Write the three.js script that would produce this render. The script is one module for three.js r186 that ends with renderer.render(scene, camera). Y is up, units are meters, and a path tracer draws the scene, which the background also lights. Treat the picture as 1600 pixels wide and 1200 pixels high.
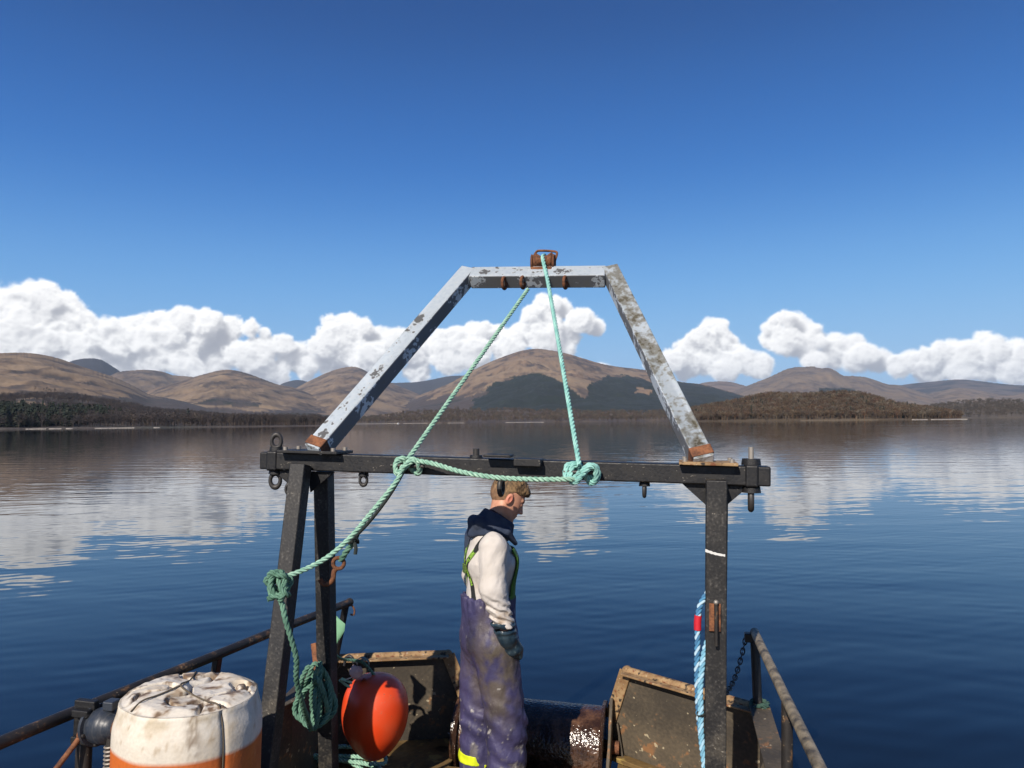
import * as THREE from 'three';
import { mergeGeometries, mergeVertices, toCreasedNormals } from 'three/addons/utils/BufferGeometryUtils.js';
import { RoundedBoxGeometry } from 'three/addons/geometries/RoundedBoxGeometry.js';

// ---------------------------------------------------------------- camera, sky, sun, exposure
const EYE = 2.6, DECK_EYE = 2.15;                      // eye above the water, eye above the deck
const D2R = Math.PI / 180;
const scene = new THREE.Scene();
const camera = new THREE.PerspectiveCamera(53.1, 4 / 3, 0.05, 60000);
camera.position.set(0, EYE, 0);
camera.rotation.set(2.79 * D2R, 0, -0.55 * D2R, 'XYZ');
camera.updateMatrixWorld(true);
const renderer = new THREE.WebGLRenderer({ antialias: true });
renderer.setSize(1024, 768);
renderer.toneMapping = THREE.LinearToneMapping;
renderer.toneMappingExposure = 1.15;
renderer.shadowMap.enabled = true;

const SUN_AZ = 28 * D2R, SUN_EL = 41 * D2R;            // the light travels towards azimuth 28 degrees right of the view
const LIGHT_DIR = new THREE.Vector3(Math.sin(SUN_AZ) * Math.cos(SUN_EL), -Math.sin(SUN_EL), -Math.cos(SUN_AZ) * Math.cos(SUN_EL));
const sun = new THREE.DirectionalLight(0xfff4e6, 5);
sun.position.copy(LIGHT_DIR).multiplyScalar(-30);
sun.target.position.set(0, 1, -4);
sun.castShadow = true;
sun.shadow.mapSize.set(4096, 4096);
Object.assign(sun.shadow.camera, { left: -8, right: 8, top: 8, bottom: -8, near: 1, far: 80 });
scene.add(sun, sun.target);

// ---------------------------------------------------------------- random numbers and noise (all seeded)
function rng(seed) { let s = seed >>> 0; return () => { s = (s + 0x6d2b79f5) | 0; let t = Math.imul(s ^ (s >>> 15), 1 | s); t = (t + Math.imul(t ^ (t >>> 7), 61 | t)) ^ t; return ((t ^ (t >>> 14)) >>> 0) / 4294967296; }; }
const clamp = (x, a = 0, b = 1) => (x < a ? a : x > b ? b : x);
const lerp = (a, b, t) => a + (b - a) * t;
const smooth = (a, b, x) => { const t = clamp((x - a) / (b - a)); return t * t * (3 - 2 * t); };
const mix3 = (a, b, t) => [lerp(a[0], b[0], t), lerp(a[1], b[1], t), lerp(a[2], b[2], t)];
const PERM = new Uint8Array(512), GRAD = new Float32Array(256 * 3);
{ const r = rng(11); const p = [...Array(256).keys()]; for (let i = 255; i > 0; i--) { const j = Math.floor(r() * (i + 1)); [p[i], p[j]] = [p[j], p[i]]; }
  for (let i = 0; i < 512; i++) PERM[i] = p[i & 255];
  for (let i = 0; i < 256; i++) { const z = r() * 2 - 1, a = r() * 6.2832, q = Math.sqrt(1 - z * z); GRAD[i * 3] = q * Math.cos(a); GRAD[i * 3 + 1] = q * Math.sin(a); GRAD[i * 3 + 2] = z; } }
// Perlin noise, about -0.7 to 0.7; px, py, pz: period in cells (0: none)
function noise3(x, y, z, px = 0, py = 0, pz = 0) {
  const X = Math.floor(x), Y = Math.floor(y), Z = Math.floor(z); x -= X; y -= Y; z -= Z;
  const w = (a, p) => (p ? ((a % p) + p) % p : a) & 255;
  const x0 = w(X, px), x1 = w(X + 1, px), y0 = w(Y, py), y1 = w(Y + 1, py), z0 = w(Z, pz), z1 = w(Z + 1, pz);
  const u = x * x * x * (x * (x * 6 - 15) + 10), v = y * y * y * (y * (y * 6 - 15) + 10), t = z * z * z * (z * (z * 6 - 15) + 10);
  const g = (a, b, c, dx, dy, dz) => { const i = PERM[PERM[PERM[a] + b] + c] * 3; return GRAD[i] * dx + GRAD[i + 1] * dy + GRAD[i + 2] * dz; };
  const A = g(x0, y0, z0, x, y, z), B = g(x1, y0, z0, x - 1, y, z), C = g(x0, y1, z0, x, y - 1, z), D = g(x1, y1, z0, x - 1, y - 1, z);
  const E = g(x0, y0, z1, x, y, z - 1), F = g(x1, y0, z1, x - 1, y, z - 1), G = g(x0, y1, z1, x, y - 1, z - 1), H = g(x1, y1, z1, x - 1, y - 1, z - 1);
  const a = A + (B - A) * u, b = C + (D - C) * u, c = E + (F - E) * u, d = G + (H - G) * u, e = a + (b - a) * v, f = c + (d - c) * v;
  return e + (f - e) * t;
}
function fbm(x, y, z, oct = 4, gain = 0.5) { let s = 0, a = 1, n = 0; for (let i = 0; i < oct; i++) { s += a * noise3(x, y, z); n += a; a *= gain; x = x * 2.03 + 7.1; y = y * 2.03 - 3.7; z = z * 2.03 + 1.9; } return s / n * 1.6; }
function fbmT(u, v, s, oct = 4, seed = 0, gain = 0.5) { let r = 0, a = 1, n = 0; for (let i = 0; i < oct; i++) { r += a * noise3(u * s, v * s, seed + i * 3.3, s, s, 0); n += a; a *= gain; s *= 2; } return r / n * 1.6; }

function fbmA(u, v, su, sv, oct = 4, seed = 0, gain = 0.5) { let r = 0, a = 1, n = 0; for (let i = 0; i < oct; i++) { r += a * noise3(u * su, v * sv, seed + i * 3.3, su, sv, 0); n += a; a *= gain; su *= 2; sv *= 2; } return r / n * 1.6; }

// ---------------------------------------------------------------- photo pixel (1600 x 1200) -> direction -> place
const FOC = 600 / Math.tan(53.1 / 2 * D2R);
const ray = (x, y) => new THREE.Vector3((x - 800) / FOC, (600 - y) / FOC, -1).applyMatrix3(new THREE.Matrix3().setFromMatrix4(camera.matrixWorld));
const azOf = (x, y) => { const d = ray(x, y); return Math.atan2(d.x, -d.z); };
const tanElOf = (x, y) => { const d = ray(x, y); return d.y / Math.hypot(d.x, d.z); };
// the boat's own axes: R to starboard, U up from the deck, F towards the bow; it lies 12 degrees to the right of the view and heels 1.6 degrees
const BOAT = new THREE.Matrix4().makeRotationY(-12 * D2R).multiply(new THREE.Matrix4().makeRotationZ(-1.6 * D2R));
const BOATQ = new THREE.Quaternion().setFromRotationMatrix(BOAT);
const BOATI = BOAT.clone().invert();
const boatRay = (x, y) => ray(x, y).applyMatrix4(BOATI);
const V = (x, y, z) => new THREE.Vector3(x, y, z);
// boat points are stored as (R, U, -F)
const onF = (x, y, F) => { const d = boatRay(x, y), t = F / -d.z; return V(d.x * t, d.y * t + DECK_EYE, -F); };
const onU = (x, y, U) => { const d = boatRay(x, y), t = (U - DECK_EYE) / d.y; return V(d.x * t, U, d.z * t); };
const onR = (x, y, R) => { const d = boatRay(x, y), t = R / d.x; return V(R, d.y * t + DECK_EYE, d.z * t); };
const toWorld = (p) => p.clone().sub(V(0, DECK_EYE, 0)).applyMatrix4(BOAT).add(V(0, EYE, 0));

// ---------------------------------------------------------------- sky: clear air and a bank of cumulus along the horizon
function makeSky() {
  const W = 4096, H = 2048, data = new Float32Array(W * H * 4);
  const stops = [[0, .40, .62, .88], [4, .33, .57, .87], [8, .215, .475, .83], [11, .155, .395, .79], [16, .067, .238, .63], [20.5, .043, .170, .51], [28.7, .026, .092, .30], [45, .022, .072, .235], [90, .018, .06, .2]];
  const air = (el) => { let i = 0; while (i < stops.length - 2 && el > stops[i + 1][0]) i++; const a = stops[i], b = stops[i + 1], t = clamp((el - a[0]) / (b[0] - a[0])); return [lerp(a[1], b[1], t), lerp(a[2], b[2], t), lerp(a[3], b[3], t)]; };
  // puffs in photo pixels: x, y, radius, depth offset
  const P = [
    [-210, 545, 42], [-160, 520, 50], [-150, 560, 45], [-90, 520, 50], [-80, 560, 50], [-40, 500, 42], [-20, 540, 52], [5, 492, 36], [30, 478, 27], [58, 470, 27], [78, 482, 27], [100, 498, 27], [124, 512, 24], [35, 525, 44], [85, 532, 40], [128, 540, 30], [150, 528, 22],
    [175, 518, 20], [205, 512, 22], [240, 514, 25], [285, 502, 19], [322, 508, 20], [362, 515, 18], [392, 516, 15], [412, 522, 10], [265, 526, 20], [310, 525, 20], [350, 526, 15], [180, 540, 24], [220, 536, 22],
    [190, 566, 26], [235, 562, 24], [285, 562, 26], [335, 564, 26], [378, 558, 25], [412, 552, 24], [442, 542, 19], [456, 562, 24], [478, 574, 20], [400, 582, 25], [300, 584, 24], [430, 586, 22], [140, 570, 22],
    [505, 540, 21], [520, 514, 18], [545, 508, 19], [566, 518, 22], [588, 536, 22], [540, 540, 32], [575, 560, 28], [520, 572, 24], [618, 540, 22], [640, 552, 22], [664, 548, 18],
    [688, 536, 19], [712, 532, 20], [738, 524, 17], [757, 518, 16], [776, 532, 22], [742, 552, 28], [700, 566, 25], [650, 578, 24], [790, 552, 24],
    [845, 478, 14], [866, 476, 12], [830, 492, 17], [878, 488, 16], [856, 500, 22], [905, 505, 22], [928, 512, 15], [850, 528, 28], [886, 524, 22], [815, 525, 22], [800, 545, 24], [880, 545, 18],
    [1108, 512, 14], [1122, 516, 17], [1096, 530, 22], [1128, 538, 22], [1146, 552, 18], [1072, 552, 19], [1050, 564, 19], [1022, 572, 15], [1105, 562, 26], [1160, 566, 20], [1130, 580, 22], [1070, 580, 18], [1185, 574, 18],
    [1229, 500, 16], [1212, 510, 16], [1246, 512, 17], [1266, 524, 17], [1196, 514, 10], [1230, 530, 24], [1256, 540, 20], [1206, 536, 17], [1280, 534, 14],
    [1305, 542, 18], [1330, 542, 17], [1352, 554, 17], [1372, 566, 16], [1300, 560, 20], [1335, 566, 20], [1270, 566, 16],
    [1400, 578, 17], [1425, 570, 16], [1448, 564, 18], [1470, 554, 17], [1492, 550, 17], [1512, 556, 17], [1536, 543, 18], [1556, 550, 18], [1580, 556, 17], [1604, 556, 20], [1500, 574, 22], [1545, 572, 24], [1590, 578, 22], [1450, 582, 20],
    [1640, 556, 24], [1680, 545, 30], [1720, 556, 30], [1770, 560, 32], [1690, 575, 28], [1760, 585, 28], [1820, 570, 26], [-250, 570, 34], [900, 575, 14], [940, 580, 12],
  ];
  const NX = 1024, NY = 132, NZ = 52;
  const cell = W / 360;                                                           // cells per degree
  const dens = new Float32Array(NX * NY * NZ), r = rng(5);
  const K = 1 / FOC / D2R * cell;                                                 // cells per photo pixel
  const field = new Float32Array(NX * NY * NZ).fill(-1);
  for (const [x, y, rad] of P) {
    const cx = azOf(x, y) / D2R * cell + NX / 2, cy = Math.atan(tanElOf(x, y)) / D2R * cell, R = rad * K * 1.04, cz = NZ / 2 + (r() - 0.5) * 22, zr = Math.min(R, 13);
    for (let k = Math.max(0, Math.floor(cz - zr * 1.5)); k < Math.min(NZ, cz + zr * 1.5); k++) for (let j = Math.max(0, Math.floor(cy - R * 1.5)); j < Math.min(NY, cy + R * 1.5); j++) for (let i = Math.max(0, Math.floor(cx - R * 1.5)); i < Math.min(NX, cx + R * 1.5); i++) {
      const dy = j - cy, d = 1 - Math.sqrt((i - cx) ** 2 + (dy < 0 ? dy * dy * 1.35 : dy * dy) + ((k - cz) * R / zr) ** 2) / R, at = (k * NY + j) * NX + i;
      if (d > -0.5) { const o = field[at], h = Math.max(0, 0.22 - Math.abs(o - d)) / 0.22; field[at] = Math.max(o, d) + h * h * 0.055; }
    }
  }
  for (let k = 0, at = 0; k < NZ; k++) for (let j = 0; j < NY; j++) for (let i = 0; i < NX; i++, at++) {
    const f = field[at]; if (f < -0.5) continue;
    let n = 0.6 * noise3(i * 0.032 + 40, j * 0.05, k * 0.05), a = 0.46, s = 0.058; for (let o = 0; o < 5; o++) { n += a * (0.4 - Math.abs(noise3(i * s + 3.1 * o, j * s * 1.1, k * s + 9 * o)) * 1.85); a *= 0.66; s *= 2.15; }
    const d = f + n - 0.10; dens[at] = d > 0 ? Math.min(1, d * (3.5 + 7 * clamp(0.5 + 1.5 * noise3(i * 0.02, j * 0.03, 5.5)))) : 0;
  }
  // sunlight through the cloud, swept down along the light's direction
  const lx = LIGHT_DIR.x / -LIGHT_DIR.y, lz = -LIGHT_DIR.z / -LIGHT_DIR.y, step = Math.hypot(1, lx, lz), T = new Float32Array(NX * NY * NZ).fill(1);
  for (let j = NY - 2; j >= 0; j--) for (let k = 0; k < NZ; k++) for (let i = 0; i < NX; i++) {
    const x = i - lx, z = k - lz, i0 = Math.floor(x), k0 = Math.floor(z), fx = x - i0, fz = z - k0; let t = 0;
    for (let b = 0; b < 2; b++) for (let a = 0; a < 2; a++) { const ii = i0 + a, kk = k0 + b, w = (a ? fx : 1 - fx) * (b ? fz : 1 - fz); if (ii < 0 || kk < 0 || ii >= NX || kk >= NZ) { t += w; continue; } const q = (kk * NY + j + 1) * NX + ii; t += w * T[q] * Math.exp(-0.3 * step * dens[q]); }
    T[(k * NY + j) * NX + i] = t;
  }
  const tile = new Float32Array(NX * NY * 4);
  for (let j = 0; j < NY; j++) for (let i = 0; i < NX; i++) {
    let tr = 1, c = 0, w = 0;
    for (let k = 0; k < NZ && tr > 0.01; k++) { const q = (k * NY + j) * NX + i, d = dens[q]; if (d <= 0) continue; const a = 1 - Math.exp(-0.42 * d), t = T[q]; c += tr * a * (0.74 * Math.pow(t, 0.7) + 0.26 * Math.pow(t, 0.14)); w += tr * a; tr *= 1 - a; }
    const o = (j * NX + i) * 4, l = w > 0 ? c / w : 0; tile[o] = l; tile[o + 3] = 1 - tr;
  }
  for (let row = 0; row < H; row++) {
    const el = (row + 0.5) / H * 180 - 90, a = [-2.4, -1.2, 0, 1.2, 2.4].map((k) => air(Math.max(0, el + k))).reduce((p, c) => [p[0] + c[0] / 5, p[1] + c[1] / 5, p[2] + c[2] / 5], [0, 0, 0]), jj = Math.max(0, el) * cell;
    for (let col = 0; col < W; col++) {
      const o = (row * W + col) * 4, az = ((col + 0.5) / W - 0.25) * 2 * Math.PI;      // 0 in the view's direction, positive to the right
      let c = a; const side = Math.sin(az) * 0.10 * Math.exp(-Math.max(0, el) / 40); c = [c[0] * (1 + side * 1.3), c[1] * (1 + side), c[2] * (1 + side * 0.6)];
      if (el > 0 && jj < NY - 1) {
        let i = col - 512; i = ((i % 1024) + 1024) % 1024; if (Math.floor((col - 512 + 4096) / 1024) % 2) i = 1023 - i;   // the bank goes on all round
        const j = Math.floor(jj), q = (j * NX + i) * 4, A = tile[q + 3], l = Math.pow(tile[q], 1.25), haze = Math.exp(-el / 2.2) * 0.22;
        const lit = [lerp(.37, 1.30, l), lerp(.385, 1.29, l), lerp(.44, 1.27, l)];
        for (let m = 0; m < 3; m++) c[m] = lerp(c[m], lerp(lit[m], a[m] * 1.1, haze), A);
      }
      data[o] = c[0] / 1.15; data[o + 1] = c[1] / 1.15; data[o + 2] = c[2] / 1.15; data[o + 3] = 1;
    }
  }
  const t = new THREE.DataTexture(data, W, H, THREE.RGBAFormat, THREE.FloatType);
  t.mapping = THREE.EquirectangularReflectionMapping; t.magFilter = THREE.LinearFilter; t.needsUpdate = true;
  return t;
}
const skyTexture = makeSky();
scene.background = skyTexture; scene.environment = skyTexture;

// ---------------------------------------------------------------- helpers for objects, textures and shapes
const taken = new Map();
function numbered(name) { const n = taken.get(name) || 0; taken.set(name, n + 1); return n ? name + '_' + String(n).padStart(3, '0') : name; }
function shade(o) { o.castShadow = true; o.receiveShadow = true; return o; }
function tag(o, label, category, group, kind) { if (label) o.userData.label = label; if (category) o.userData.category = category; if (group) o.userData.group = group; if (kind) o.userData.kind = kind; return o; }
// a thing on the boat: a Group with the boat's axes whose origin is the boat point `at`
function boatThing(name, label, category, at, group) { const g = new THREE.Group(); g.name = numbered(name); g.position.copy(toWorld(at)); g.quaternion.copy(BOATQ); g.userData.at = at.toArray(); scene.add(g); return tag(g, label, category, group); }
const originOf = (g) => (g.userData.at ? V(...g.userData.at) : V(0, 0, 0));
// a part whose geometry is given in boat points: moved into its thing's own axes
function part(name, geos, mat, parent, label) {
  let g = Array.isArray(geos) ? (geos.length > 1 ? mergeGeometries(geos.map((q) => strip(q))) : geos[0]) : geos;
  let top = parent; while (top.parent && top.parent !== scene) top = top.parent;
  const at = originOf(top); g = g.clone().translate(-at.x, -at.y, -at.z);
  const m = shade(new THREE.Mesh(g, mat)); m.name = name; parent.add(m); if (label) m.userData.label = label; return m;
}
function strip(g) { g = g.index ? g.toNonIndexed() : g.clone(); for (const k of Object.keys(g.attributes)) if (!['position', 'normal', 'uv'].includes(k)) g.deleteAttribute(k); if (!g.attributes.uv) g.setAttribute('uv', new THREE.BufferAttribute(new Float32Array(g.attributes.position.count * 2), 2)); return g; }
function structure(name, geo, mat, kind = 'structure') { const m = shade(new THREE.Mesh(geo, mat)); m.name = numbered(name); m.userData.kind = kind; scene.add(m); return m; }
// uv in metres from the dominant axis
function boxUV(g) {
  g = g.index ? g.toNonIndexed() : g; const p = g.attributes.position, uv = new Float32Array(p.count * 2), a = V(), b = V(), c = V();
  for (let i = 0; i < p.count; i += 3) {
    a.fromBufferAttribute(p, i); b.fromBufferAttribute(p, i + 1); c.fromBufferAttribute(p, i + 2);
    const n = b.clone().sub(a).cross(c.clone().sub(a)), ax = Math.abs(n.x), ay = Math.abs(n.y), az = Math.abs(n.z);
    [a, b, c].forEach((q, k) => { const s = ax > ay && ax > az ? [q.z, q.y] : ay > az ? [q.x, q.z] : [q.x, q.y]; uv[(i + k) * 2] = s[0]; uv[(i + k) * 2 + 1] = s[1]; });
  }
  g.setAttribute('uv', new THREE.BufferAttribute(uv, 2)); return g;
}
// a bar of section w (along `side`) x h from a to b, bevelled, uv: u along the bar in metres, v round it in metres
function bar(a, b, w, h, side = V(1, 0, 0), bevel = 0.006) {
  const dir = b.clone().sub(a), L = dir.length(); dir.normalize();
  const s = side.clone().addScaledVector(dir, -side.dot(dir)).normalize(), t = dir.clone().cross(s);
  const g = boxUV(new RoundedBoxGeometry(w, h, L, 2, Math.min(bevel, w * 0.45, h * 0.45)));
  { const p = g.attributes.position, uv = g.attributes.uv, nrm = g.attributes.normal; for (let i = 0; i < p.count; i += 3) { let nx = 0, ny = 0, nz = 0; for (let k = 0; k < 3; k++) { nx += Math.abs(nrm.getX(i + k)); ny += Math.abs(nrm.getY(i + k)); nz += Math.abs(nrm.getZ(i + k)); }
    for (let k = 0; k < 3; k++) { const x = p.getX(i + k), y = p.getY(i + k), z = p.getZ(i + k); if (nz > nx && nz > ny) uv.setXY(i + k, x, y); else if (nx > ny) uv.setXY(i + k, z + L / 2, y + h / 2 + (nrm.getX(i) > 0 ? w : -h)); else uv.setXY(i + k, z + L / 2, (nrm.getY(i) > 0 ? x + w / 2 : -x + w / 2 + w + h)); } } }
  g.applyMatrix4(new THREE.Matrix4().makeBasis(s, t, dir).setPosition(a.clone().add(b).multiplyScalar(0.5)));
  return g;
}
function pipe(pts, r, seg = 12, closed = false, per = 40) { const c = pts.length === 2 ? new THREE.LineCurve3(pts[0], pts[1]) : new THREE.CatmullRomCurve3(pts, closed, 'centripetal'); const L = c.getLength(); const g = new THREE.TubeGeometry(c, pts.length === 2 ? 1 : Math.max(8, Math.round(L * per)), r, seg, closed); const uv = g.attributes.uv; for (let i = 0; i < uv.count; i++) uv.setXY(i, uv.getX(i) * L, uv.getY(i) * r * 6.283); return g; }
function cappedPipe(a, b, r, seg = 14) { const d = b.clone().sub(a), L = d.length(), g = new THREE.CylinderGeometry(r, r, L, seg, 1); const uv = g.attributes.uv; for (let i = 0; i < uv.count; i++) uv.setXY(i, uv.getY(i) * L, uv.getX(i) * r * 6.283); g.applyQuaternion(new THREE.Quaternion().setFromUnitVectors(V(0, 1, 0), d.normalize())); g.translate((a.x + b.x) / 2, (a.y + b.y) / 2, (a.z + b.z) / 2); return g; }
// plate: an outline of boat points lying in one plane, given a thickness along its normal
function plate(pts, th) {
  const n = pts[1].clone().sub(pts[0]).cross(pts[2].clone().sub(pts[0])).normalize(), u = pts[1].clone().sub(pts[0]).normalize(), v = n.clone().cross(u);
  const sh = new THREE.Shape(pts.map((p) => { const d = p.clone().sub(pts[0]); return new THREE.Vector2(d.dot(u), d.dot(v)); }));
  const g = new THREE.ExtrudeGeometry(sh, { depth: th, bevelEnabled: true, bevelThickness: Math.min(0.003, th * 0.3), bevelSize: 0.003, bevelSegments: 1 });
  g.translate(0, 0, -th / 2); g.applyMatrix4(new THREE.Matrix4().makeBasis(u, v, n).setPosition(pts[0])); return g;
}
// textures: fn(u, v) in 0..1 -> { c: [r,g,b] linear, h: 0..1, r: roughness }
const enc = (x) => Math.round(255 * clamp(x <= 0.0031308 ? x * 12.92 : 1.055 * Math.pow(Math.max(x, 0), 1 / 2.4) - 0.055));
function surface(size, metres, fn, opt = {}) {
  const [w, h] = Array.isArray(size) ? size : [size, size], [mw, mh] = Array.isArray(metres) ? metres : [metres, metres];
  const c = new Uint8Array(w * h * 4), q = new Uint8Array(w * h * 4);
  for (let y = 0; y < h; y++) for (let x = 0; x < w; x++) { const s = fn((x + 0.5) / w, (y + 0.5) / h), o = (y * w + x) * 4; c[o] = enc(s.c[0]); c[o + 1] = enc(s.c[1]); c[o + 2] = enc(s.c[2]); c[o + 3] = 255; q[o] = 255 * clamp(s.h ?? 0.5); q[o + 1] = 255 * clamp(s.r ?? 0.7); q[o + 2] = 255 * clamp(s.m ?? 0); q[o + 3] = 255; }
  const mk = (d, srgb) => { const t = new THREE.DataTexture(d, w, h, THREE.RGBAFormat); if (srgb) t.colorSpace = THREE.SRGBColorSpace; t.wrapS = t.wrapT = opt.clampUV ? THREE.ClampToEdgeWrapping : THREE.RepeatWrapping; t.magFilter = THREE.LinearFilter; t.repeat.set(1 / mw, 1 / mh); t.needsUpdate = true; return t; };
  const map = mk(c, true), orm = mk(q, false);
  return new THREE.MeshPhysicalMaterial({ map, roughnessMap: orm, roughness: 1, metalness: 0, bumpMap: orm, bumpScale: opt.bump ?? 0.002, ...opt.more });
}
const M = {};
// ---------------------------------------------------------------- the loch
{
  const S = 1024, d = new Uint8Array(S * S * 4);
  const hh = new Float32Array(S * S);
  const r = rng(21), waves = [];
  for (let i = 0; i < 34; i++) { const k = 5 + Math.floor(Math.pow(r(), 1.4) * 52), th = (r() - 0.5) * 1.5 + 1.45; const kx = Math.round(k * Math.cos(th)), ky = Math.round(k * Math.sin(th)); waves.push([kx, ky, r() * 6.283, 1 / Math.pow(Math.hypot(kx, ky) + 2, 1.25)]); }
  let lo = 1e9, hi = -1e9;
  for (let y = 0; y < S; y++) for (let x = 0; x < S; x++) { const u = x / S, v = y / S, wu = u + 0.012 * fbmT(u, v, 4, 3, 50), wv = v + 0.012 * fbmT(u, v, 4, 3, 90); let s = 0; for (const [kx, ky, p, a] of waves) s += a * Math.sin(6.28318 * (kx * wu + ky * wv) + p); s *= 0.55 + 0.75 * clamp(0.5 + fbmT(u, v, 5, 3, 7)); hh[y * S + x] = s; lo = Math.min(lo, s); hi = Math.max(hi, s); }
  // two scales share one picture: the small ripples in red, long calm and ruffled streaks in green (roughness)
  for (let i = 0; i < S * S; i++) { const v = 255 * (hh[i] - lo) / (hi - lo); d[i * 4] = v; d[i * 4 + 1] = v; d[i * 4 + 2] = v; d[i * 4 + 3] = 255; }
  const t = new THREE.DataTexture(d, S, S, THREE.RGBAFormat); t.wrapS = t.wrapT = THREE.RepeatWrapping; t.magFilter = THREE.LinearFilter; t.repeat.set(1 / 15, 1 / 15); t.rotation = 0.13; t.needsUpdate = true;
  const RS = 512, rd = new Uint8Array(RS * RS * 4);
  for (let y = 0; y < RS; y++) for (let x = 0; x < RS; x++) { const u = x / RS, v = y / RS, n = fbmT(u, v, 3, 5, 31) + 0.6 * noise3(u * 4, v * 24, 3.7, 4, 24, 0), k = smooth(0.05, 0.55, n), o = (y * RS + x) * 4; rd[o] = rd[o + 1] = rd[o + 2] = 255 * (0.28 + 0.72 * k); rd[o + 3] = 255; }
  const rt = new THREE.DataTexture(rd, RS, RS, THREE.RGBAFormat); rt.wrapS = rt.wrapT = THREE.RepeatWrapping; rt.magFilter = THREE.LinearFilter; rt.repeat.set(1 / 900, 1 / 900); rt.needsUpdate = true;
  const mat = new THREE.MeshPhysicalMaterial({ color: new THREE.Color().setRGB(0.0035, 0.006, 0.009), roughness: 0.06, roughnessMap: rt, ior: 1.333, bumpMap: t, bumpScale: 0.0105 });
  const g = new THREE.RingGeometry(0.5, 30000, 96, 40, 0, Math.PI * 2); g.rotateX(-Math.PI / 2);
  const p = g.attributes.position, uv = g.attributes.uv;
  for (let i = 0; i < p.count; i++) { const x = p.getX(i), z = p.getZ(i), q = Math.hypot(x, z), k = Math.pow(q / 30000, 3) * 30000 / q; p.setXYZ(i, x * k, 0, z * k); uv.setXY(i, x * k, z * k); }
  const w = structure('water', g, mat); tag(w, 'calm dark blue loch mirroring hills and clouds');
}

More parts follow.
